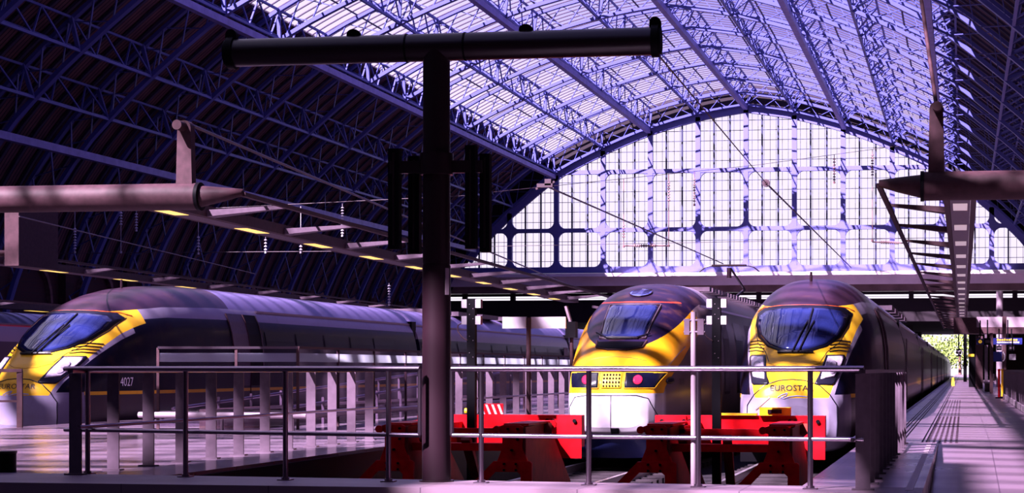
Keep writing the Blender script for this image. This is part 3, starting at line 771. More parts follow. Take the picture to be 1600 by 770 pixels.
    mb.bar((X-.5, py, 4.12), (X+.5, py, 4.12), .2, .04); mb.tube((X, py, 3.75), (X, py, 4.05), .07, 8)
    mb.build('pantograph', M['darkbrown'], root)
    underframe(X, Y, 1.8, 21.8, root)
    y = 22.6
    for k in range(6):
        carriage(NB, X, Y, y, y+18.2, root, M['liv_old'], True, True, False); underframe(X, Y, y+.2, y+18, root)
        MB().span((X-1.2, Y+y-.5, -.3), (X+1.2, Y+y+.05, 2.6)).build('gangway', M['black'], root)
        y += 18.7
train_old(-6.7, 36.4)

# train standing beyond the left one: a silver flank with a red line under a navy roof
root = empty('silver_train', (-31.8, 34, RZ), 'silver train with red roof line, standing beyond the left train at the frame edge', 'train')
mflank = mat('silver_flank', (.25, .18, .24), .6, spec=.2); n = NT(mflank); _x, _y, _z = n.coords(); z = n.m('ADD', _z, RZ)
cc = n.mix(n.m('GREATER_THAN', z, 2.50), (.20,.14,.19), (.50,.02,.03)); cc = n.mix(n.m('GREATER_THAN', z, 2.56), cc, (.010,.010,.04))
cc = n.mix(n.m('MULTIPLY', n.m('GREATER_THAN', z, 1.2), n.m('LESS_THAN', z, 2.0)), cc, (.05,.025,.04)); cc = n.mix(n.m('LESS_THAN', z, .9), cc, (.02,.03,.05))
mflank.node_tree.links.new(cc, mflank.node_tree.nodes['Principled BSDF'].inputs['Base Color'])
for k in range(4):
    carriage(NB, -31.8, 34, k*18.7, k*18.7+18.2, root, mflank, False, True, False); underframe(-31.8, 34, k*18.7+.3, k*18.7+18, root)

# ------------------------------------------------------------------ railings along the kerb
def fence_post(p, name='post', parent=None, h=1.08):
    mb = MB(); mb.tube(p, p+Vector((0,0,h)), .026, 12); mb.box(p+Vector((0,0,.006)), (.13, .13, .012)); mb.tube(p+Vector((0,0,.01)), p+Vector((0,0,.03)), .04, 12)
    return mb.build(name, M['steel'], parent)
def on_kerb(u, v): return at(u, v, z=0)
PL = [on_kerb(137, 740), on_kerb(290, 745), on_kerb(446, 750), on_kerb(607, 752.5)]
PR = [on_kerb(752, 754.5), on_kerb(920, 758), on_kerb(1091, 761), on_kerb(1266, 764)]
def fit(a, b, u):         # continue the line a-b to column u
    lo, hi = -3.0, 4.0
    for _ in range(50):
        t = (lo+hi)/2; p = a.lerp(b, t); d = -p.x*SN+p.y*CS; uu = 1029+FPX*(p.x*CS+p.y*SN)/d
        if uu < u: lo = t
        else: hi = t
    return a.lerp(b, t)
def rails(name, a, b, mat_, parent, z0=.46, z1=1.105, r0=.021, r1=.028):
    for z, r in ((z1, r1), (z0, r0)): MB().tube(a+Vector((0,0,z)), b+Vector((0,0,z)), r, 12).build(name, mat_, parent)
rl = empty('kerb_railing', PL[1], 'steel tube railing on the kerb left of the big dark column, looped end', 'railing')
rails('handrail', fit(PL[0], PL[3], 101), fit(PL[0], PL[3], 656), M['steel'], rl)
for p in PL: fence_post(p, 'post', rl)
e = fit(PL[0], PL[3], 656); MB().tube(e+Vector((0,0,.46)), e+Vector((0,0,1.105)), .022, 10).build('end_loop', M['steel'], rl)
rr = empty('kerb_railing', PR[1], 'steel tube railing on the kerb right of the big dark column', 'railing')
cor = fit(PR[0], PR[3], 1350); st_ = fit(PR[0], PR[3], 706)
rails('handrail', st_, cor, M['steel'], rr)
for p in PR: fence_post(p, 'post', rr)
MB().tube(st_+Vector((0,0,.46)), st_+Vector((0,0,1.105)), .022, 10).build('end_loop', M['steel'], rr)
# plated railings running away from the kerb
def plated(X, y0, ys, label, side, midz=.5, y1=None):
    t = empty('plated_railing', (X, y0, 0), label, 'railing'); y1 = y1 or ys[-1]
    for y in ys:
        mb = MB(); mb.box((X, y, .53), (.135, .020, 1.06)); mb.prism([(X-.06*side, y+.010, 1.05), (X-.06*side, y+.10, 1.05), (X-.06*side, y+.01, .80)], (.02*side, 0, 0))
        mb.box((X, y, .008), (.20, .12, .016)); mb.build('post_plate', M['plate'], t)
    MB().bar((X, ys[0]-.12, 1.08), (X, y1+.15, 1.08), .06, .035).build('handrail', M['steel'], t)
    MB().tube((X+side*.09, ys[0]-.1, midz), (X+side*.09, y1+.1, midz), .02, 10).build('middle_rail', M['steel'], t)
    return t
ysl = []
for u in (118, 177, 232, 283, 330, 373, 414, 450, 486, 519, 549, 577): ysl.append(atX(u, -9.15)[1])
plated(-9.15, ysl[0], ysl, 'railing of flat grey plates running back along the left platform edge', 1)
ysr = [cor.y+.0+.93*k for k in range(13)]
plated(-.90, ysr[0], ysr, 'railing of flat grey plates running back beside the right platform walkway', -1, .46)
MB().bar(cor+Vector((0,0,.46)), Vector((-.99, ysr[0]+.05, .46)), .04, .04).build('corner_rail', M['steel'], rr)
# short railing at the far left
a = at(-170, 668, z=0); b = at(31, 668, z=0)
t = empty('end_railing', b, 'low brown railing at the far left in front of the left train nose', 'railing')
MB().bar(a+Vector((0,0,1.08)), b+Vector((.05,0,1.08)), .05, .06).build('handrail', M['brown'], t); MB().bar(a+Vector((0,0,.5)), b+Vector((0,0,.5)), .03, .04).build('middle_rail', M['brown'], t)
for q in (0, .33, .66, 1): 
    p = a.lerp(b, q); MB().box(p+Vector((0,0,.54)), (.11, .04, 1.08)).build('post', M['brown'], t)
# slender pale post with a bracket beside the railing post
p = on_kerb(1089, 761.5)+Vector((-.05, .12, 0)); t = empty('sensor_post', p, 'slender pale tube post with clamp bracket on top, before the middle train', 'post')
MB().tube(p, p+Vector((0,0,1.64)), .026, 12).build('tube', M['paleplate'], t)
mb = MB(); mb.box(p+Vector((-.06,0,1.50)), (.05,.05,.15)); mb.box(p+Vector((.07,0,1.50)), (.06,.05,.15))
for z in (1.45, 1.56): mb.tube(p+Vector((-.09,-.01,z)), p+Vector((.11,-.01,z)), .012, 8)
mb.build('clamp_bracket', M['plate'], t)

# ------------------------------------------------------------------ the big dark T mast
pb = at(682, 752, z=0); d0 = 18.55
t = empty('support_mast', pb, 'tall dark round steel mast with a horizontal tube across its top, standing on the kerb', 'mast')
ztopm = EYE+ (577-66)*d0/FPX
mb = MB(); mb.tube(pb, pb+Vector((0,0,2.12)), .142, 32, r2=.139); mb.tube(pb+Vector((0,0,2.12)), pb+Vector((0,0,2.14)), .132, 32); mb.tube(pb+Vector((0,0,2.14)), pb+Vector((0,0,ztopm)), .136, 32, r2=.132)
mb.build('pole', M['darkbrown'], t)
for z0_, z1_ in ((0,.015),): MB().tube(pb+Vector((0,0,z0_)), pb+Vector((0,0,z1_)), .17, 32).build('base_plate', M['darkbrown'], t)
ax = Vector((1, 0.06, 0)).normalized()
def along(u):
    lo, hi = -6., 6.
    for _ in range(50):
        m_ = (lo+hi)/2; q = pb+ax*m_; d = -q.x*SN+q.y*CS
        if 1029+FPX*(q.x*CS+q.y*SN)/d < u: lo = m_
        else: hi = m_
    return m_
a, b = along(362), along(1024); ca = pb+ax*a+Vector((0,0,ztopm-.02)); cb = pb+ax*b+Vector((0,0,ztopm+.03))
MB().tube(ca, cb, .136, 28).build('crossbeam', M['darkbrown'], t)
for u in (636, 727):
    c_ = ca.lerp(cb, (along(u)-a)/(b-a)); MB().tube(c_-ax*.01, c_+ax*.01, .141, 28).build('weld_ring', M['black'], t)
for c_, s in ((ca, -1), (cb, 1)):
    mb = MB(); mb.tube(c_-ax*.035, c_+ax*.035, .158, 28); mb.tube(c_+ax*s*.035, c_+ax*s*.06, .13, 28); mb.build('end_flange', M['black'], t)
    mb = MB(); q = c_-ax*s*.0; mb.prism([q+Vector((0,-.03,0))+ax*x+Vector((0,0,z)) for x, z in [(-.055,0)]+[(-.055*math.cos(R(k)), .18+.055*math.sin(R(k))) for k in range(0,181,20)]+[(.055,0)]], (0,.06,0)); mb.build('lug', M['black'], t)
for u in (553, 822):
    c_ = ca.lerp(cb, (along(u)-a)/(b-a)); mb = MB()
    mb.prism([c_+Vector((0,-.03,0))+ax*x+Vector((0,0,z)) for x, z in [(-.07,.08)]+[(-.065*math.cos(R(k)), .15+.05*math.sin(R(k))) for k in range(0,181,20)]+[(.07,.08)]], (0,.06,0)); mb.build('lug', M['black'], t)
# clamp and the four long slotted boxes
zc_ = EYE+(577-251)*d0/FPX
mb = MB(); mb.tube(pb+Vector((0,0,zc_-.105)), pb+Vector((0,0,zc_+.105)), .165, 28); mb.bar(pb+ax*-.46+Vector((0,-.02,zc_-.03)), pb+ax*.46+Vector((0,-.02,zc_-.03)), .06, .12)
mb.build('clamp_collar', M['darkbrown'], t)
for u0, u1, v0, v1, dy in ((608,626,226,386,0), (634,652,236,392,.12), (728,745,222,386,0), (747,763,234,390,.10)):
    q = pb+ax*along((u0+u1)/2); h = (v1-v0)*d0/FPX; zc = EYE+(577-(v0+v1)/2)*d0/FPX
    t2 = empty('slotted_box', q+Vector((0,dy,zc-h/2)), 'long upright black box clamped '+{608:'leftmost on the mast', 634:'just left of the mast', 728:'just right of the mast', 747:'rightmost on the mast'}[u0], 'box')
    mb = MB(); mb.box(q+Vector((0,dy,zc)), ((u1-u0)*d0/FPX, .10, h)); mb.build('case', M['black'], t2)
    MB().bar(q+Vector((.0,dy-.052,zc-h/2+.04)), q+Vector((.0,dy-.052,zc+h/2-.04)), .018, .006, up=(0,1,0)).build('sound_slot', M['darkbrown'], t2)
    MB().bar(q+Vector((0,dy,zc_-.03)), pb+Vector((0,0,zc_-.03)), .03, .05).build('bracket', M['black'], t2)
q = pb+Vector((.12, -.085, 0)); q2 = Vector((q.x, q.y, 0)); 
t2 = MB(); 
for k in range(1): t2.box(pb+Vector((.125,-.075,1.96)), (.035,.03,.26), 0, R(35))
t2.build('notice_plate', M['paleplate'], t)

# ------------------------------------------------------------------ lighting gantries
def gantry(label, nm_x0, nm_x1, Y, Z, r, sgn, dirn, length, cat, fins, reach=1.45, up_h=1.28, rod=None, pin=True, nose=True, upright=True):
    """a big tube along X ending at x1; from its nose a light boom runs away along dirn. sgn = +1: nose points to +X"""
    root = empty('lighting_gantry', (nm_x1, Y, Z), label, cat)
    x0, x1 = nm_x0, nm_x1
    mb = MB(); mb.tube((x0, Y, Z), (x1, Y, Z), r, 32); mb.build('crossbeam', M['brown'], root)
    mb = MB(); mb.tube((x1-.03*sgn, Y, Z), (x1+.03*sgn, Y, Z), r*1.05, 32); mb.build('end_plate', M['black'], root)
    if upright:
        ux = x1-sgn*.24; hw = .145
        pts = [(ux-hw, Y-.09, Z-.02), (ux-hw*.8, Y-.09, Z+up_h-.1)]+[(ux-hw*.8*math.cos(R(k)), Y-.09, Z+up_h-.1+hw*.8*math.sin(R(k))) for k in range(20, 180, 20)]+[(ux+hw*.8, Y-.09, Z+up_h-.1), (ux+hw, Y-.09, Z-.02)]
        MB().prism(pts, (0, .18, 0)).build('upright', M['brown'], root)
        MB().tube((ux-.02*sgn, Y-.34, Z+up_h-.09), (ux-.02*sgn, Y+.12, Z+up_h-.09), .082, 20).build('pin', M['brown'], root)
    D = Vector((dirn[0], dirn[1], 0)).normalized(); S = Vector((D.y, -D.x, 0))*sgn        # S: sideways towards the nose
    base = Vector((x1, Y, Z))
    tip = base+S*.74
    if nose:
        mb = MB(); a0 = base+Vector((.03*sgn, 0, 0))
        ring = lambda c, rz, ry: [c+Vector((0, ry*math.cos(R(k)), rz*math.sin(R(k)))) for k in range(0, 360, 30)]
        r0 = ring(a0, r*.80, r*.7); r1 = ring(base+S*.42+Vector((0,0,.03)), r*.52, r*.6); r2 = ring(tip+Vector((0,0,.06)), .06, .09)
        vs = r0+r1+r2; N_ = 12
        mb.add(vs, [(i, (i+1)%N_, N_+(i+1)%N_, N_+i) for i in range(N_)]+[(N_+i, N_+(i+1)%N_, 2*N_+(i+1)%N_, 2*N_+i) for i in range(N_)]+[tuple(range(24, 36))], 0, True)
        mb.build('nose_cone', M['brown'], root)
    zt = Z-.02
    MB().bar(tip+Vector((0,0,.03)), tip+D*length+Vector((0,0,.03)), .085, .07).build('outer_tube', M['brown'], root)
    # strip: tray with two side beams
    sc_ = base-S*reach*.0+S*(.74-reach); 
    mb = MB(); mb.bar(sc_+Vector((0,0,zt-Z-.10)), sc_+D*length+Vector((0,0,zt-Z-.10)), .36, .05); mb.build('light_tray', M['plate'], root)
    mb = MB()
    for s in (-1, 1): mb.bar(sc_+S*s*.24+Vector((0,0,-.04)), sc_+S*s*.24+D*length+Vector((0,0,-.04)), .10, .20)
    mb.build('side_beam', M['brown'], root)
    k = 0; s_ = fins[0]
    while s_ < length and k < 40:
        c = base+D*s_
        a_ = tip+D*s_+Vector((0,0,.02)); b_ = sc_+S*.25+D*s_+Vector((0,0,-.05))
        mb = MB(); vs = [a_-D*.05+Vector((0,0,.05)), b_-D*.22+Vector((0,0,.03)), b_+D*.22+Vector((0,0,.03)), a_+D*.05+Vector((0,0,.05))]
        vs += [a_-D*.05-Vector((0,0,.0)), b_-D*.22-Vector((0,0,.09)), b_+D*.22-Vector((0,0,.09)), a_+D*.05-Vector((0,0,.0))]
        mb.add(vs, [(0,1,2,3),(7,6,5,4),(0,4,5,1),(1,5,6,2),(2,6,7,3),(3,7,4,0)]); mb.build('fin', M['plate'] if sgn > 0 else M['brown'], root)
        mb = MB(); c2 = sc_+D*(s_-fins[1]*.45)+Vector((0,0,-.14)); mb.bar(c2, c2+D*min(1.5, fins[1]*.3), .26, .02); s_-fins[1]*.45 > 0 and mb.build('light_panel', M['warm'] if sgn > 0 else M['coolpanel'], root)
        s_ += fins[1]; k += 1
    # fine cross slats of the tray
    mb = MB(); q = .2
    while q < min(length, 45): mb.bar(sc_-S*.16+D*q+Vector((0,0,-.135)), sc_+S*.16+D*q+Vector((0,0,-.135)), .03, .012); q += .22
    mb.build('tray_slats', M['paleplate'], root)
    if rod: MB().tube(Vector((ux, Y, Z+up_h-.05)), Vector(rod), .035, 8).build('stay_rod', M['brown'], root)
    return root
# right
pr = at(1441, 291, d=33)
rg = gantry('brown tube gantry overhead at right, its light boom running back above the platform', 6.5, pr.x, pr.y, pr.z, .25, -1, (0, 1), 118, 'gantry', (4.2, 5.2), reach=1.38, up_h=1.42,
       rod=tuple(at(1431, -60, d=36)))
MB().tube((6.3, pr.y, -.3), (6.3, pr.y, pr.z+.3), .2, 20).build('pole', M['brown'], rg)
# left
pl = at(312, 307, d=32)
lg = gantry('brown tube gantry overhead at left, its yellow-lit boom running back over the left platform', -19.0, pl.x, pl.y, pl.z, .225, 1, (-2.2, 45), 47, 'gantry', (2.6, 4.6), reach=1.75, up_h=1.25)
MB().tube((-18.9, pl.y, 0), (-18.9, pl.y, pl.z+.3), .2, 20).build('pole', M['brown'], lg)
# second one further left, partly behind the first
p2 = at(22, 398, d=52); 
lg2 = gantry('lower brown light boom running behind the left train roof, hung from a short upright', -36.0, p2.x-.9, p2.y, p2.z, .20, 1, (-4.2, 90), 125, 'gantry', (2.0, 5.6), reach=1.3, up_h=1.15)
p3 = at(-20, 470, d=62)
lg3 = gantry('distant pale light boom at the left edge of the frame, below the other booms', -46, p3.x-.6, p3.y, p3.z, .14, 1, (-3, 60), 30, 'gantry', (2.0, 6), reach=1.2, upright=False, nose=False)
# brown hanger seen under the left tube
a = at(7, 333, d=50); b = at(31, 394, d=50)
tag(MB().span((a.x, a.y, b.z-.35), (b.x, a.y+2.2, a.z+.6)).build('hanger_plate', M['brown']), 'flat brown hanger plate under the left gantry tube, holding the lower boom', 'hanger')

# ------------------------------------------------------------------ buffer stops
def buffer_stop(X, Y, label):
    root = empty('buffer_stop', (X, Y, RZ), label, 'buffer stop')
    for s in (-1, 1):
        x = X+s*.80
        # front foot: splayed shoe with a cut-out, bolted upright above
        f = lambda pts, y, th: [(x+px, y, pz) for px, pz in pts]
        shoe = [(-.60,-.72),(-.60,-.47),(-.24,-.105),(.24,-.105),(.27,-.13),(.27,-.72),(.12,-.72),(.12,-.28),(.08,-.245),(-.22,-.245),(-.42,-.45),(-.42,-.72)]
        MB().prism(f(shoe, Y, .05), (0, .06, 0)).build('shoe', M['red'], root)
        upr = [(-.20,-.11),(-.13,.07),(-.13,.26),(-.18,.30),(-.18,.35),(-.12,.37),(.10,.37),(.15,.34),(.14,.07),(.21,-.11)]
        u_ = MB().prism(f(upr, Y+.02, .05), (0, .07, 0)).build('upright', M['red'], root)
        mb = MB()
        for bx, bz in ((-.10,-.14),(.06,-.14),(-.10,-.22),(.06,-.22),(0,.04),(-.05,.32),(.08,.32),(.08,.18)): mb.tube((x+bx, Y-.025, bz), (x+bx, Y+.03, bz), .016, 8)
        mb.build('bolts', M['black'], u_)
        # long side cheek raking down behind
        side = [(Y+.05,-.10),(Y+.05,.34),(Y+.9,.36),(Y+1.5,.34),(Y+3.0,-.55),(Y+3.0,-.70),(Y+.05,-.70)]
        MB().prism([(x+.13*1, yy, zz) for yy, zz in side], (.05, 0, 0)).build('side_cheek', M['dullred'], root)
        mb = MB(); mb.box((x+.04, Y+.85, .375), (.34, 1.5, .03)); mb.tube((x-.2, Y-.02, .31), (x-.2, Y+.05, .31), .05, 14); mb.build('top_plate', M['red'], root)
        lug = [(x+.24+.06*math.cos(R(k)), Y+1.4, .34+.06*math.sin(R(k))) for k in range(0, 360, 30)]
        MB().prism(lug, (0, .05, 0)).build('lifting_eye', M['red'], root)
    mb = MB(); mb.span((X-.75, Y+.25, .02), (X+.75, Y+.45, .12)); mb.span((X-.8, Y+.9, .20), (X+.8, Y+1.0, .30)); mb.build('cross_beam', M['red'], root)
    mb = MB(); mb.bar((X+.1, Y+.3, .2), (X+.02, Y+1.5, -.7), .12, .1); mb.bar((X-.5, Y+.4, .2), (X-.35, Y+1.5, -.7), .12, .1); mb.build('brace', M['dullred'], root)
    # buffer beam behind
    yb = Y+2.6
    MB().span((X-1.22, yb, -.02), (X+1.22, yb+.22, .44)).build('buffer_beam', M['red'], root)
    for s, w_ in ((-1, .45), (1, .5)):
        MB().span((X+s*1.22, yb-.03, -.18 if s > 0 else 0), (X+s*(1.22-w_), yb, .44)).build('face_plate', M['red'], root)
        mb = MB()
        for bx in (1.12, .80, .72): mb.tube((X+s*bx, yb-.06, .36), (X+s*bx, yb-.02, .36), .03, 8)
        mb.build('bolts', M['black'], root)
        MB().span((X+s*.75, Y+.9, .24), (X+s*.55, yb, .34)).build('arm', M['red'], root)
        mb = MB(); mb.bar((X+s*1.0, Y+1.2, .30), (X+s*.7, yb, .1), .16, .14); mb.build('arm', M['dullred'], root)
    return root
def bY(X): return 0
YB = 24.6
b1 = buffer_stop(-6.65, YB, 'red steel buffer stop in front of the middle train, its shoe beside the dark mast')
b2 = buffer_stop(-3.15, YB+.1, 'red steel buffer stop in front of the right front train, yellow box on its beam')
# striped board and lamp on the left stop, yellow box on the right one
yb = YB+2.6
s0 = empty('striped_board', (-6.78, yb+.1, .44), 'red and white striped warning board on the left buffer stop', 'board')
mb = MB(); x0 = -6.96
mb.span((x0, yb+.02, .44), (x0+.36, yb+.05, .60)); mb.build('panel', M['red'], s0)
mb = MB()
for k in range(4): mb.prism([(x0+.06+k*.09, yb+.012, .45), (x0+.095+k*.09, yb+.012, .45), (x0+.04+k*.09, yb+.012, .59), (x0+.005+k*.09, yb+.012, .59)], (0,.005,0))
mb.build('stripes', M['white'], s0)
s1 = empty('amber_lamp', (-7.1, yb+.1, .44), 'small amber roller lamp lying on the left buffer beam', 'lamp')
MB().tube((-7.19, yb+.1, .49), (-7.03, yb+.1, .49), .045, 12).build('lens', M['yellow'], s1); MB().span((-7.21, yb+.03, .44), (-7.01, yb+.17, .46)).build('bracket', M['darkbrown'], s1)
s2 = empty('yellow_box', (-3.0, yb+.2, .44), 'small yellow and white metal box on the right buffer beam', 'box')
MB().span((-2.86, yb+.02, .445), (-2.42, yb+.2, .56)).build('box_body', M['yellow'], s2); MB().span((-2.74, yb+.0, .475), (-2.54, yb+.02, .53)).build('box_window', M['darkbrown'], s2)
MB().span((-3.5, yb+.05, .445), (-2.9, yb+.18, .475)).build('tray', M['yellow'], s2)
MB().tube((-2.92, yb+.1, .52), (-2.72, yb+.1, .70), .016, 8).build('lever', M['white'], s2)

def signal_post(X, label, top):
    Y = YB+1.3; t = empty('signal_post', (X, Y, -.75), label, 'post')
    mb = MB(); mb.span((X-.06, Y-.06, -.75), (X+.055, Y+.06, top)); mb.build('post', M['black'], t)
    mb = MB()
    for z in (top-.08, top-.22, top-.52, top-.75): mb.tube((X-.02, Y-.068, z), (X-.02, Y-.06, z), .005, 8); mb.tube((X+.03, Y-.068, z-.06), (X+.03, Y-.06, z-.06), .005, 8)
    mb.build('rivets', M['paleplate'], t)
    for z in (top-.07, top-.30):
        for s in (-1, 1):
            l = MB(); l.span((X+s*.062, Y-.06, z-.058), (X+s*.135, Y+.06, z+.058)); l.build('lamp_housing', M['white'], t)
    pts = [Vector((X-.12, Y-.04, top-.33)), Vector((X-.19, Y-.05, top-.37)), Vector((X-.19, Y-.05, top-.45)), Vector((X-.12, Y-.07, top-.54)), Vector((X-.05, Y-.07, top-.58))]
    MB().path(pts, .008, 6).build('cable', M['brown'], t)
d, Yp = atX(742, -6.6)
signal_post(-6.72, 'slim black post with white lamp boxes behind the left buffer stop', 1.1+109*27/3002)
signal_post(-3.30, 'slim black post with white lamp boxes behind the right buffer stop', 1.1+110*26.4/3002)

# ------------------------------------------------------------------ left platform furniture
# tall glazed enclosure round the travelator
c0 = at(247, 640, d=35.3); c1 = Vector((-12.05, c0.y+.35, 0)); c0.z = 0
XE = -12.05; YE0 = c1.y; 
t = empty('glass_enclosure', c1, 'tall glass enclosure with a frosted band and steel top rail on the left platform', 'glass screen')
def panel(a, b, zt=1.50):
    a = Vector(a); b = Vector(b)
    MB().bar(a+Vector((0,0,.60+.05)), b+Vector((0,0,.60+.05)), .012, 1.1-.02, up=(0,0,1)).build('glass_panel', M['clearglass'], t)
    MB().bar(a+Vector((0,0,zt-.25)), b+Vector((0,0,zt-.25)), .016, .20).build('frosted_band', M['frost'], t)
def flat(a, b, z0, z1, th, m_, nm):
    a = Vector(a); b = Vector(b); mid = (a+b)/2; dd = b-a
    MB().box((mid.x, mid.y, (z0+z1)/2), (dd.length-.02, th, z1-z0), 0, math.atan2(dd.y, dd.x)).build(nm, m_, t)
pts = [c0, c0.lerp(c1, .56), c1]
q = YE0
for k in range(11): q += 2.3; pts.append(Vector((XE, q, 0)))
for a, b in zip(pts, pts[1:]):
    flat(a, b, .06, 1.24, .014, M['clearglass'], 'glass_panel'); flat(a, b, 1.24, 1.40, .018, M['frost'], 'frosted_band'); flat(a, b, 1.40, 1.48, .014, M['clearglass'], 'glass_panel')
MB().bar(c0+Vector((0,0,1.50)), c1+Vector((0,0,1.50)), .06, .045).build('top_rail', M['steel'], t)
MB().bar(c1+Vector((0,0,1.50)), pts[-1]+Vector((0,0,1.50)), .06, .045).build('top_rail', M['brown'], t)
for p in pts: MB().bar(p, p+Vector((0,0,1.5)), .05, .03, up=(0,1,0)).build('post', M['brown'], t)
# dark inside of the travelator well and its handrails
mb = MB(); mb.span((-14.2, YE0+.6, .0), (-13.0, YE0+22, .35)); tag(mb.build('travelator_parapet', M['brown']), 'low brown parapet inside the glass enclosure on the left platform', 'parapet')
for k, x in enumerate((-12.7, -14.9)):
    t2 = empty('sloping_handrail', (x, YE0+1, 0), ['sloping steel handrail with uprights just inside the glass enclosure', 'sloping steel handrail with uprights on the far side of the glass enclosure'][k], 'handrail')
    MB().tube((x, YE0+1, .35), (x, YE0+22, 1.15), .03, 8).build('handrail', M['steel'], t2)
    for j in range(12): 
        yy = YE0+1.5+j*1.8; MB().box((x, yy, .25+.02*j), (.05, .03, .5+.05*j)).build('post', M['plate'], t2)
# bumper tube in front of the enclosure
a = at(217, 648, d=35.0); b = Vector((-11.6, c1.y-.8, a.z)); t3 = empty('bumper_rail', (a.x, a.y, 0), 'thick pale horizontal bumper tube in front of the glass enclosure', 'bumper')
MB().tube(a, b, .055, 16).build('tube', M['paleplate'], t3); MB().tube(b, (b.x+.0, b.y+16, b.z), .055, 16).build('tube', M['paleplate'], t3)
for q in (0.08, .5, .92): p = a.lerp(b, q); MB().tube((p.x, p.y, 0), (p.x, p.y, a.z), .03, 10).build('post', M['plate'], t3)
ys3 = [34.5+1.15*k for k in range(17)]
plated(-9.2, ys3[0], ys3, 'further railing of flat grey plates along the left platform, ahead of the glass enclosure side', 1, .55)
# blank double board on a post
d = 40; p = at(826, 600, d=d); p.z = 0; t = empty('information_board', p, 'blank white double sign board on a post, left of the middle train', 'sign board')
MB().tube(p, p+Vector((0,0,2.18)), .05, 12).build('post', M['brown'], t)
for u0, u1 in ((785, 823), (829, 885)):
    a = at(u0, 513, d=d); b = at(u1, 495, d=d); MB().box(((a.x+b.x)/2, (a.y+b.y)/2, (a.z+b.z)/2), (abs(b.x-a.x), .08, b.z-a.z)).build('board', M['white'], t)
p = at(893, 515, d=41); t = empty('loudspeaker_box', p, 'dark box on a slanting pale bracket beside the white sign board', 'box')
MB().box(p, (.22,.25,.34)).build('case', M['black'], t); MB().bar(p+Vector((-.12,0,.5)), p+Vector((.0,0,.1)), .14, .05).build('bracket', M['paleplate'], t); MB().tube((p.x,p.y,0), p, .04, 8).build('post', M['brown'], t)
# dark bin at the left edge
p = at(2, 737, z=0); t = empty('dark_planter', p, 'dark low round bin at the left edge of the kerb', 'bin')
MB().tube(p, p+Vector((0,0,.20)), .155, 28).build('body', M['black'], t); MB().tube(p+Vector((0,0,.20)), p+Vector((0,0,.225)), .165, 28).build('rim', M['darkbrown'], t)

# ------------------------------------------------------------------ right platform beyond: beam, columns, signs, barrier
Yc = 95
def R_(u, v, d): return at(u, v, d=d)
a = R_(1490, 496, 92); b = R_(1900, 521, 92)
t = empty('overhead_walkway', (a.x, a.y, 0), 'grey boxed overhead beam crossing above the right platform signs', 'overhead beam')
MB().span((a.x, a.y, b.z), (12, a.y+2.2, a.z)).build('beam', M['brown'], t)
for u0, u1 in ((1526, 1567), (1573, 1610)):
    q0 = R_(u0, 495, 90); q1 = R_(u1, 511, 90); MB().span((q0.x, q0.y, q1.z), (q1.x, q0.y+.15, q0.z)).build('fascia_panel', M['paleplate'], t)
for u, du, v0 in ((1569, 6, 494), (1549, 5, 520)):
    q = R_(u, 600, 88); w_ = du*88/FPX; MB().box((q.x, q.y, R_(u, v0, 88).z/2), (w_, w_, R_(u, v0, 88).z)).build('column', M['brown'], t)
q = R_(1562, 478, 120); tag(MB().tube((q.x, q.y, 0), (q.x, q.y, 6), .21, 20).build('pale_column', M['paleplate']), 'pale round column above the overhead beam on the right', 'column')
def sign(u0, v0, u1, v1, d, label, m_, extra=None, cat='sign', nm='platform_sign'):
    a = R_(u0, v1, d); b = R_(u1, v0, d); t = empty(nm, ((a.x+b.x)/2, a.y, a.z), label, cat)
    MB().span((a.x, a.y, a.z), (b.x, a.y+.12, b.z)).build('panel', m_, t)
    MB().tube(((a.x+b.x)/2, a.y+.06, b.z), ((a.x+b.x)/2, a.y+.06, b.z+.8), .03, 8).build('hanger', M['black'], t)
    if extra: extra(t, a, b)
    return t
def ex1(t, a, b):
    cx, cz = a.x+(b.x-a.x)*.5, (a.z+b.z)/2; r = (b.z-a.z)*.3
    MB().tube((cx, a.y-.02, cz), (cx, a.y, cz), r, 20).build('yellow_disc', M['signyel'], t)
    text_mesh('9', r*1.5, lambda x, y: (cx+x, a.y-.03, cz-r*.5+y)).build('digit', M['signblue'], t)
sign(1526, 529, 1537, 538, 84, 'blue sign with a yellow round symbol under the overhead beam', M['signblue'], ex1)
def ex2(t, a, b):
    mb = MB()
    for k in range(4): mb.span((a.x+(b.x-a.x)*(.18+k*.18), a.y-.02, a.z+(b.z-a.z)*.3), (a.x+(b.x-a.x)*(.30+k*.18), a.y, a.z+(b.z-a.z)*.7))
    mb.build('display_digits', M['plate'], t)
sign(1538, 528, 1548, 539, 84, 'small black display beside the yellow round symbol sign', M['black'], ex2)
def ex3(t, a, b):
    h = b.z-a.z
    text_mesh('Way out', h*.36, lambda x, y: (a.x+(b.x-a.x)*.27+x, a.y-.02, a.z+h*.60+y)).build('yellow_text', M['signyel'], t)
    text_mesh('Exit', h*.28, lambda x, y: (a.x+(b.x-a.x)*.27+x, a.y-.02, a.z+h*.15+y)).build('white_text', M['signwhite'], t)
t = sign(1552, 528, 1597, 538, 84, 'long blue sign with a yellow line of lettering under the overhead beam', M['signblue'])
a_ = R_(1552, 538, 84); b_ = R_(1597, 528, 84); h = b_.z-a_.z
mb = MB()                      # the lettering is too small to read: rows of short strokes
for k in range(9): mb.span((a_.x+.16+k*.10, a_.y-.015, a_.z+h*.58), (a_.x+.16+k*.10+.07, a_.y, a_.z+h*(.82 if k % 3 else .90)))
mb.build('yellow_text', M['signyel'], t); mb = MB()
for k in range(13): mb.span((a_.x+.16+k*.075, a_.y-.015, a_.z+h*.2), (a_.x+.16+k*.075+.05, a_.y, a_.z+h*.42))
mb.build('white_text', M['signwhite'], t)
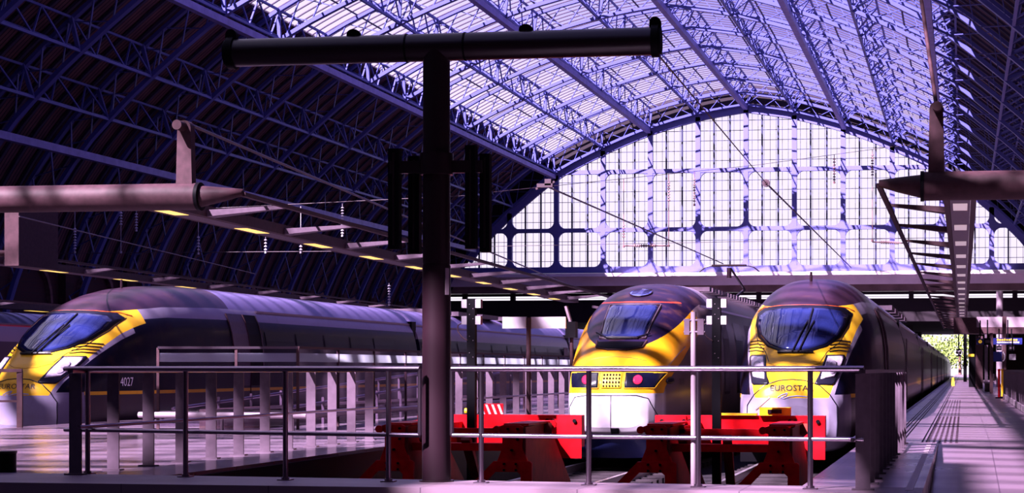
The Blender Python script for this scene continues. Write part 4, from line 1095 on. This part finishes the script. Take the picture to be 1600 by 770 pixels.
def ex5(t, a, b):
    cx, cz = (a.x+b.x)/2, (a.z+b.z)/2
    for dx in (-.09, .09):
        pts = [(cx+dx+.09*math.cos(R(k)), a.y-.02, cz+.10*math.sin(R(k))) for k in range(0, 361, 30)]; MB().path(pts, .028, 6).build('white_loop', M['signwhite'], t)
sign(1494, 545, 1502, 557, 95, 'round-symbol black sign hanging at the end of the light boom', M['black'], ex5)
sign(1557, 540, 1565, 547, 90, 'small dark display below the long blue sign, left one', M['black'], ex2)
sign(1576, 540, 1585, 547, 90, 'small dark display below the long blue sign, right one', M['black'], ex2)
def ex6(t, a, b):
    MB().span((a.x, a.y-.02, a.z+(b.z-a.z)*.2), (b.x, a.y, b.z)).build('yellow_face', M['signyel'], t)
sign(1513, 553, 1522, 558, 100, 'small yellow sign low beside the dark kiosk', M['black'], ex6)
sign(1577, 553, 1587, 562, 80, 'blank white board hanging right of the blue disc sign', M['white'])
q = R_(1565, 557, 80); t = empty('crescent_sign', q, 'dark blue sign with a white crescent stroke on the right platform', 'sign')
MB().box(q+Vector((-.16,.05,0)), (.36,.06,.42)).build('panel', M['signblue'], t)
MB().path([(q.x+.03+.10*math.cos(R(k)), q.y, q.z+.19*math.sin(R(k))) for k in range(-80, 81, 16)], .025, 6).build('white_crescent', M['signwhite'], t)
# red barrier post and its yellow neighbour
for u, d_, m_, nm, lb in ((1561, 73, M['red'], 'red', 'slim red barrier post with round black foot on the right platform'), (1566, 75, M['yellow'], 'yellow', 'slim yellow barrier post just behind the red one')):
    p = at(u, 600, d=d_); p.z = 0; t = empty('barrier_post', p, lb, 'barrier post')
    MB().tube(p, p+Vector((0,0,1.05)), .045, 12).build('tube', m_, t); MB().tube(p, p+Vector((0,0,.05)), .14, 16).build('foot', M['black'], t); MB().tube(p+Vector((0,0,1.05)), p+Vector((0,0,1.12)), .055, 12).build('cap', m_, t)
# railings of the stair well on the right
ys4 = [45+.75*k for k in range(40)]
t = empty('stair_railing', (1.55, ys4[0], 0), 'dark picket railing round the stair well at the right edge', 'railing')
for y in ys4: MB().box((1.55, y, .56), (.03, .05, 1.0)).build('picket', M['plate'], t)
MB().bar((1.55, ys4[0]-.1, 1.06), (1.55, ys4[-1]+.1, 1.06), .08, .06).build('handrail', M['steel'], t); MB().bar((1.55, ys4[0]-.1, .1), (1.55, ys4[-1]+.1, .1), .10, .16).build('kerb', M['paleplate'], t)
for j, (u, d_, lb) in enumerate(((1545, 96, 'steel bench with low legs at the foot of the overhead beam column'), (1522, 150, 'far steel bench along the right platform'))):
    p = at(u, 600, d=d_); p.z = 0; t = empty('platform_bench', p, lb, 'bench')
    MB().box(p+Vector((0,0,.45)), (.5, 2.4, .07)).build('seat', M['steel'], t); MB().box(p+Vector((.25,0,.7)), (.05, 2.4, .35)).build('backrest', M['steel'], t)
    for s in (-1, 1): MB().box(p+Vector((0,s*.9,.21)), (.4, .08, .42)).build('leg', M['darkbrown'], t)
for u, d_, h_, w_, m_, lb in ((1519, 120, 3.4, .42, M['black'], 'dark kiosk wall end on the right platform'), (1530, 110, 3.0, .40, M['brown'], 'brown pier beside the dark kiosk'), (1508, 170, 4.2, .3, M['black'], 'slim dark column near the vanishing point'), (1541, 100, 3.4, .16, M['plate'], 'grey thin column left of the crescent sign')):
    p = at(u, 600, d=d_); p.z = 0; tag(MB().box(p+Vector((0,0,h_/2)), (w_, w_, h_)).build('platform_pier', m_), lb, 'pier')
p = at(1489, 600, d=130); p.z = 0; t = empty('caution_board', p, 'small yellow caution board standing near the far train', 'caution board')
MB().prism([(p.x-.11, p.y-.1, 0), (p.x+.11, p.y-.1, 0), (p.x+.07, p.y, .55), (p.x-.07, p.y, .55)], (0,.03,0)).build('panel', M['yellow'], t)
# trees and pale haze of town at the open far end
random.seed(3)
for i, (u, v, d_, r_) in enumerate(((1444, 543, 640, 7.5), (1458, 551, 600, 6.5), (1473, 556, 620, 5.5), (1500, 545, 560, 6), (1520, 542, 570, 6.5))):
    c = at(u, v, d=d_); t = empty('plane_tree', (c.x, c.y, -1), ['leftmost light green tree beyond the open end of the shed', 'second light green tree beyond the open end', 'third light green tree, low beside the far train', 'green tree behind the round-symbol sign', 'green tree seen under the overhead beam'][i], 'tree')
    MB().tube((c.x, c.y, -1), c, .5, 8, r2=.25).build('trunk', M['wood'], t)
    mb = MB()
    for k in range(420):
        dv = Vector((random.gauss(0,1), random.gauss(0,1), random.gauss(0,.9))).normalized()*r_*random.uniform(.5,1); p = c+dv; s = .5
        n1 = Vector((random.gauss(0,1), random.gauss(0,1), random.gauss(0,1))).normalized(); n2 = n1.orthogonal().normalized()
        mb.add([p-n1*s, p-n2*s*.6, p+n1*s, p+n2*s*.6], [(0,1,2,3)])
    mb.build('foliage', M['leaf'], t)

# ------------------------------------------------------------------ overhead wires and insulators
def wire(u0, v0, d0_, u1, v1, d1_, label, r=.02, sag=0, nm='overhead_cable'):
    a = at(u0, v0, d=d0_); b = at(u1, v1, d=d1_); pts = [a.lerp(b, k/12)-Vector((0,0,sag*4*(k/12)*(1-k/12))) for k in range(13)]
    return tag(MB().path(pts, r, 6).build(nm, M['cable']), label, 'cable')
wire(1022, 78, 18.7, 1197, 286, 45, 'dark stay cable from the end of the mast crossbeam to its pulley', .010)
wire(1197, 286, 45, 1330, 418, 100, 'dark stay cable running on from the pulley towards the right front train', .022)
wire(852, 290, 60, 1130, 412, 120, 'thin dark cable from the clamp below the girder end to the pantograph', .03)
wire(300, 196, 32.2, 690, 362, 66, 'stay cable dropping from the top of the left gantry upright', .03)
wire(690, 362, 66, 905, 452, 110, 'stay cable continuing along the left boom towards the white sign board', .03)
wire(30, 338, 40, 400, 428, 75, 'thin pale wire under the left gantry tube', .015)
wire(770, 300, 120, 1180, 258, 150, 'faint wire strung across the glazed end screen', .02)
wire(1180, 258, 150, 1440, 223, 150, 'faint wire rising to the right across the end screen', .02)
wire(760, 385, 150, 1440, 372, 150, 'faint level wire low across the end screen', .02)
wire(60, 396, 90, 600, 392, 90, 'level contact wire beyond the left gantry boom', .02)
wire(10, 325, 90, 342, 325, 90, 'short wire run behind the left gantry tube', .02)
wire(340, 325, 90, 740, 305, 90, 'upper level wire beyond the left gantry boom', .02)
c = at(1197, 286, d=45); t = empty('cable_pulley', c, 'round dark pulley halfway along the stay cable', 'pulley')
MB().tube(c-Vector((.0,.04,0)), c+Vector((0,.04,0)), .09, 16).build('wheel', M['cable'], t); MB().tube(c-Vector((.0,.05,0)), c+Vector((0,.05,0)), .04, 12).build('hub', M['brown'], t)
c = at(852, 290, d=60); t = empty('cable_clamp', c, 'dark cable clamp below the left girder end', 'clamp')
mb = MB(); mb.box(c, (.5,.2,.12)); mb.box(c+Vector((.1,0,.1)), (.2,.2,.2)); mb.bar(c+Vector((-.3,0,-.1)), c+Vector((.3,0,.12)), .06, .06); mb.build('body', M['cable'], t)
def insulator(u, v0, v1, d, i0, i1, label, pale=False):
    a = at(u, v0, d=d); b = at(u, v1, d=d); t = empty('hanging_insulator', a, label, 'insulator')
    m_ = M['white'] if pale else M['ins']; k_ = d/FPX
    MB().tube(a, b, .55*k_, 6).build('rod', m_, t)
    p = at(u, i0, d=d); q = at(u, i1, d=d); n_ = max(4, int((i1-i0)/4.2)); mb = MB()
    for k in range(n_):
        c = p.lerp(q, (k+.5)/n_); mb.tube(c-Vector((0,0,.9*k_)), c+Vector((0,0,.9*k_)), 2.6*k_, 10, r2=1.5*k_)
    mb.build('insulator_discs', m_, t)
    mb = MB(); mb.tube(b-Vector((0,0,1.6*k_)), b+Vector((0,0,1.6*k_)), 1.8*k_, 8); mb.build('clamp', m_, t)
for u, v0, v1, i0, i1, lb in ((974.5, 285, 385, 350, 372, 'long insulator rod left of the three before the end screen'), (1045, 278, 384, 283, 315, 'long ribbed insulator in the middle before the end screen'),
        (1085, 150, 320, 278, 316, 'ribbed insulator just left of the ridge mullion'), (1303.5, 150, 285, 246, 283, 'dark ribbed insulator right of the ridge mullion'), (1363, 238, 376, 240, 275, 'tall insulator string beside the right gantry nose')):
    insulator(u, {974.5: 279, 1045: 272, 1085: 267.7, 1303.5: 241.3, 1363: 233.5}[u], v1, 150, i0, i1, lb)
for u, v0, v1, i0, i1, lb in ((86, 325, 392, 330, 334, 'thin pale hanger below the left tube, leftmost'), (117, 325, 394, 355, 390, 'pale hanger rod below the left tube, second'), (189, 325, 394, 330, 352, 'ribbed hanger below the left tube, third'),
        (213, 325, 360, 332, 358, 'short ribbed hanger below the left tube'), (310, 325, 396, 368, 392, 'pale ribbed hanger just below the end of the left tube'),
        (415, 355, 394, 372, 392, 'pale hanger below the left boom near its first lamp'), (470, 322, 394, 372, 392, 'pale hanger crossing the left boom'), (535, 318, 368, 322, 366, 'pale hanger above the left boom'), (608, 442+0, 476, 444, 474, 'short hanger above the far left train roof')):
    insulator(u, v0, v1, 90, i0, i1, lb, True)
for a_, b_, lb in (((974, 384), (1045, 384), 'short ribbed bar joining two hanging insulators'), ((1363, 378), (1420, 380), 'short ribbed bar beside the right gantry nose')):
    p = at(*a_, d=150); q = at(*b_, d=150); mb = MB(); mb.tube(p, q, .05, 8)
    for k in range(10): c = p.lerp(q, .25+.05*k); mb.tube(c-Vector((.04,0,0)), c+Vector((.04,0,0)), .13, 8)
    tag(mb.build('strain_insulator', M['ins']), lb, 'insulator')
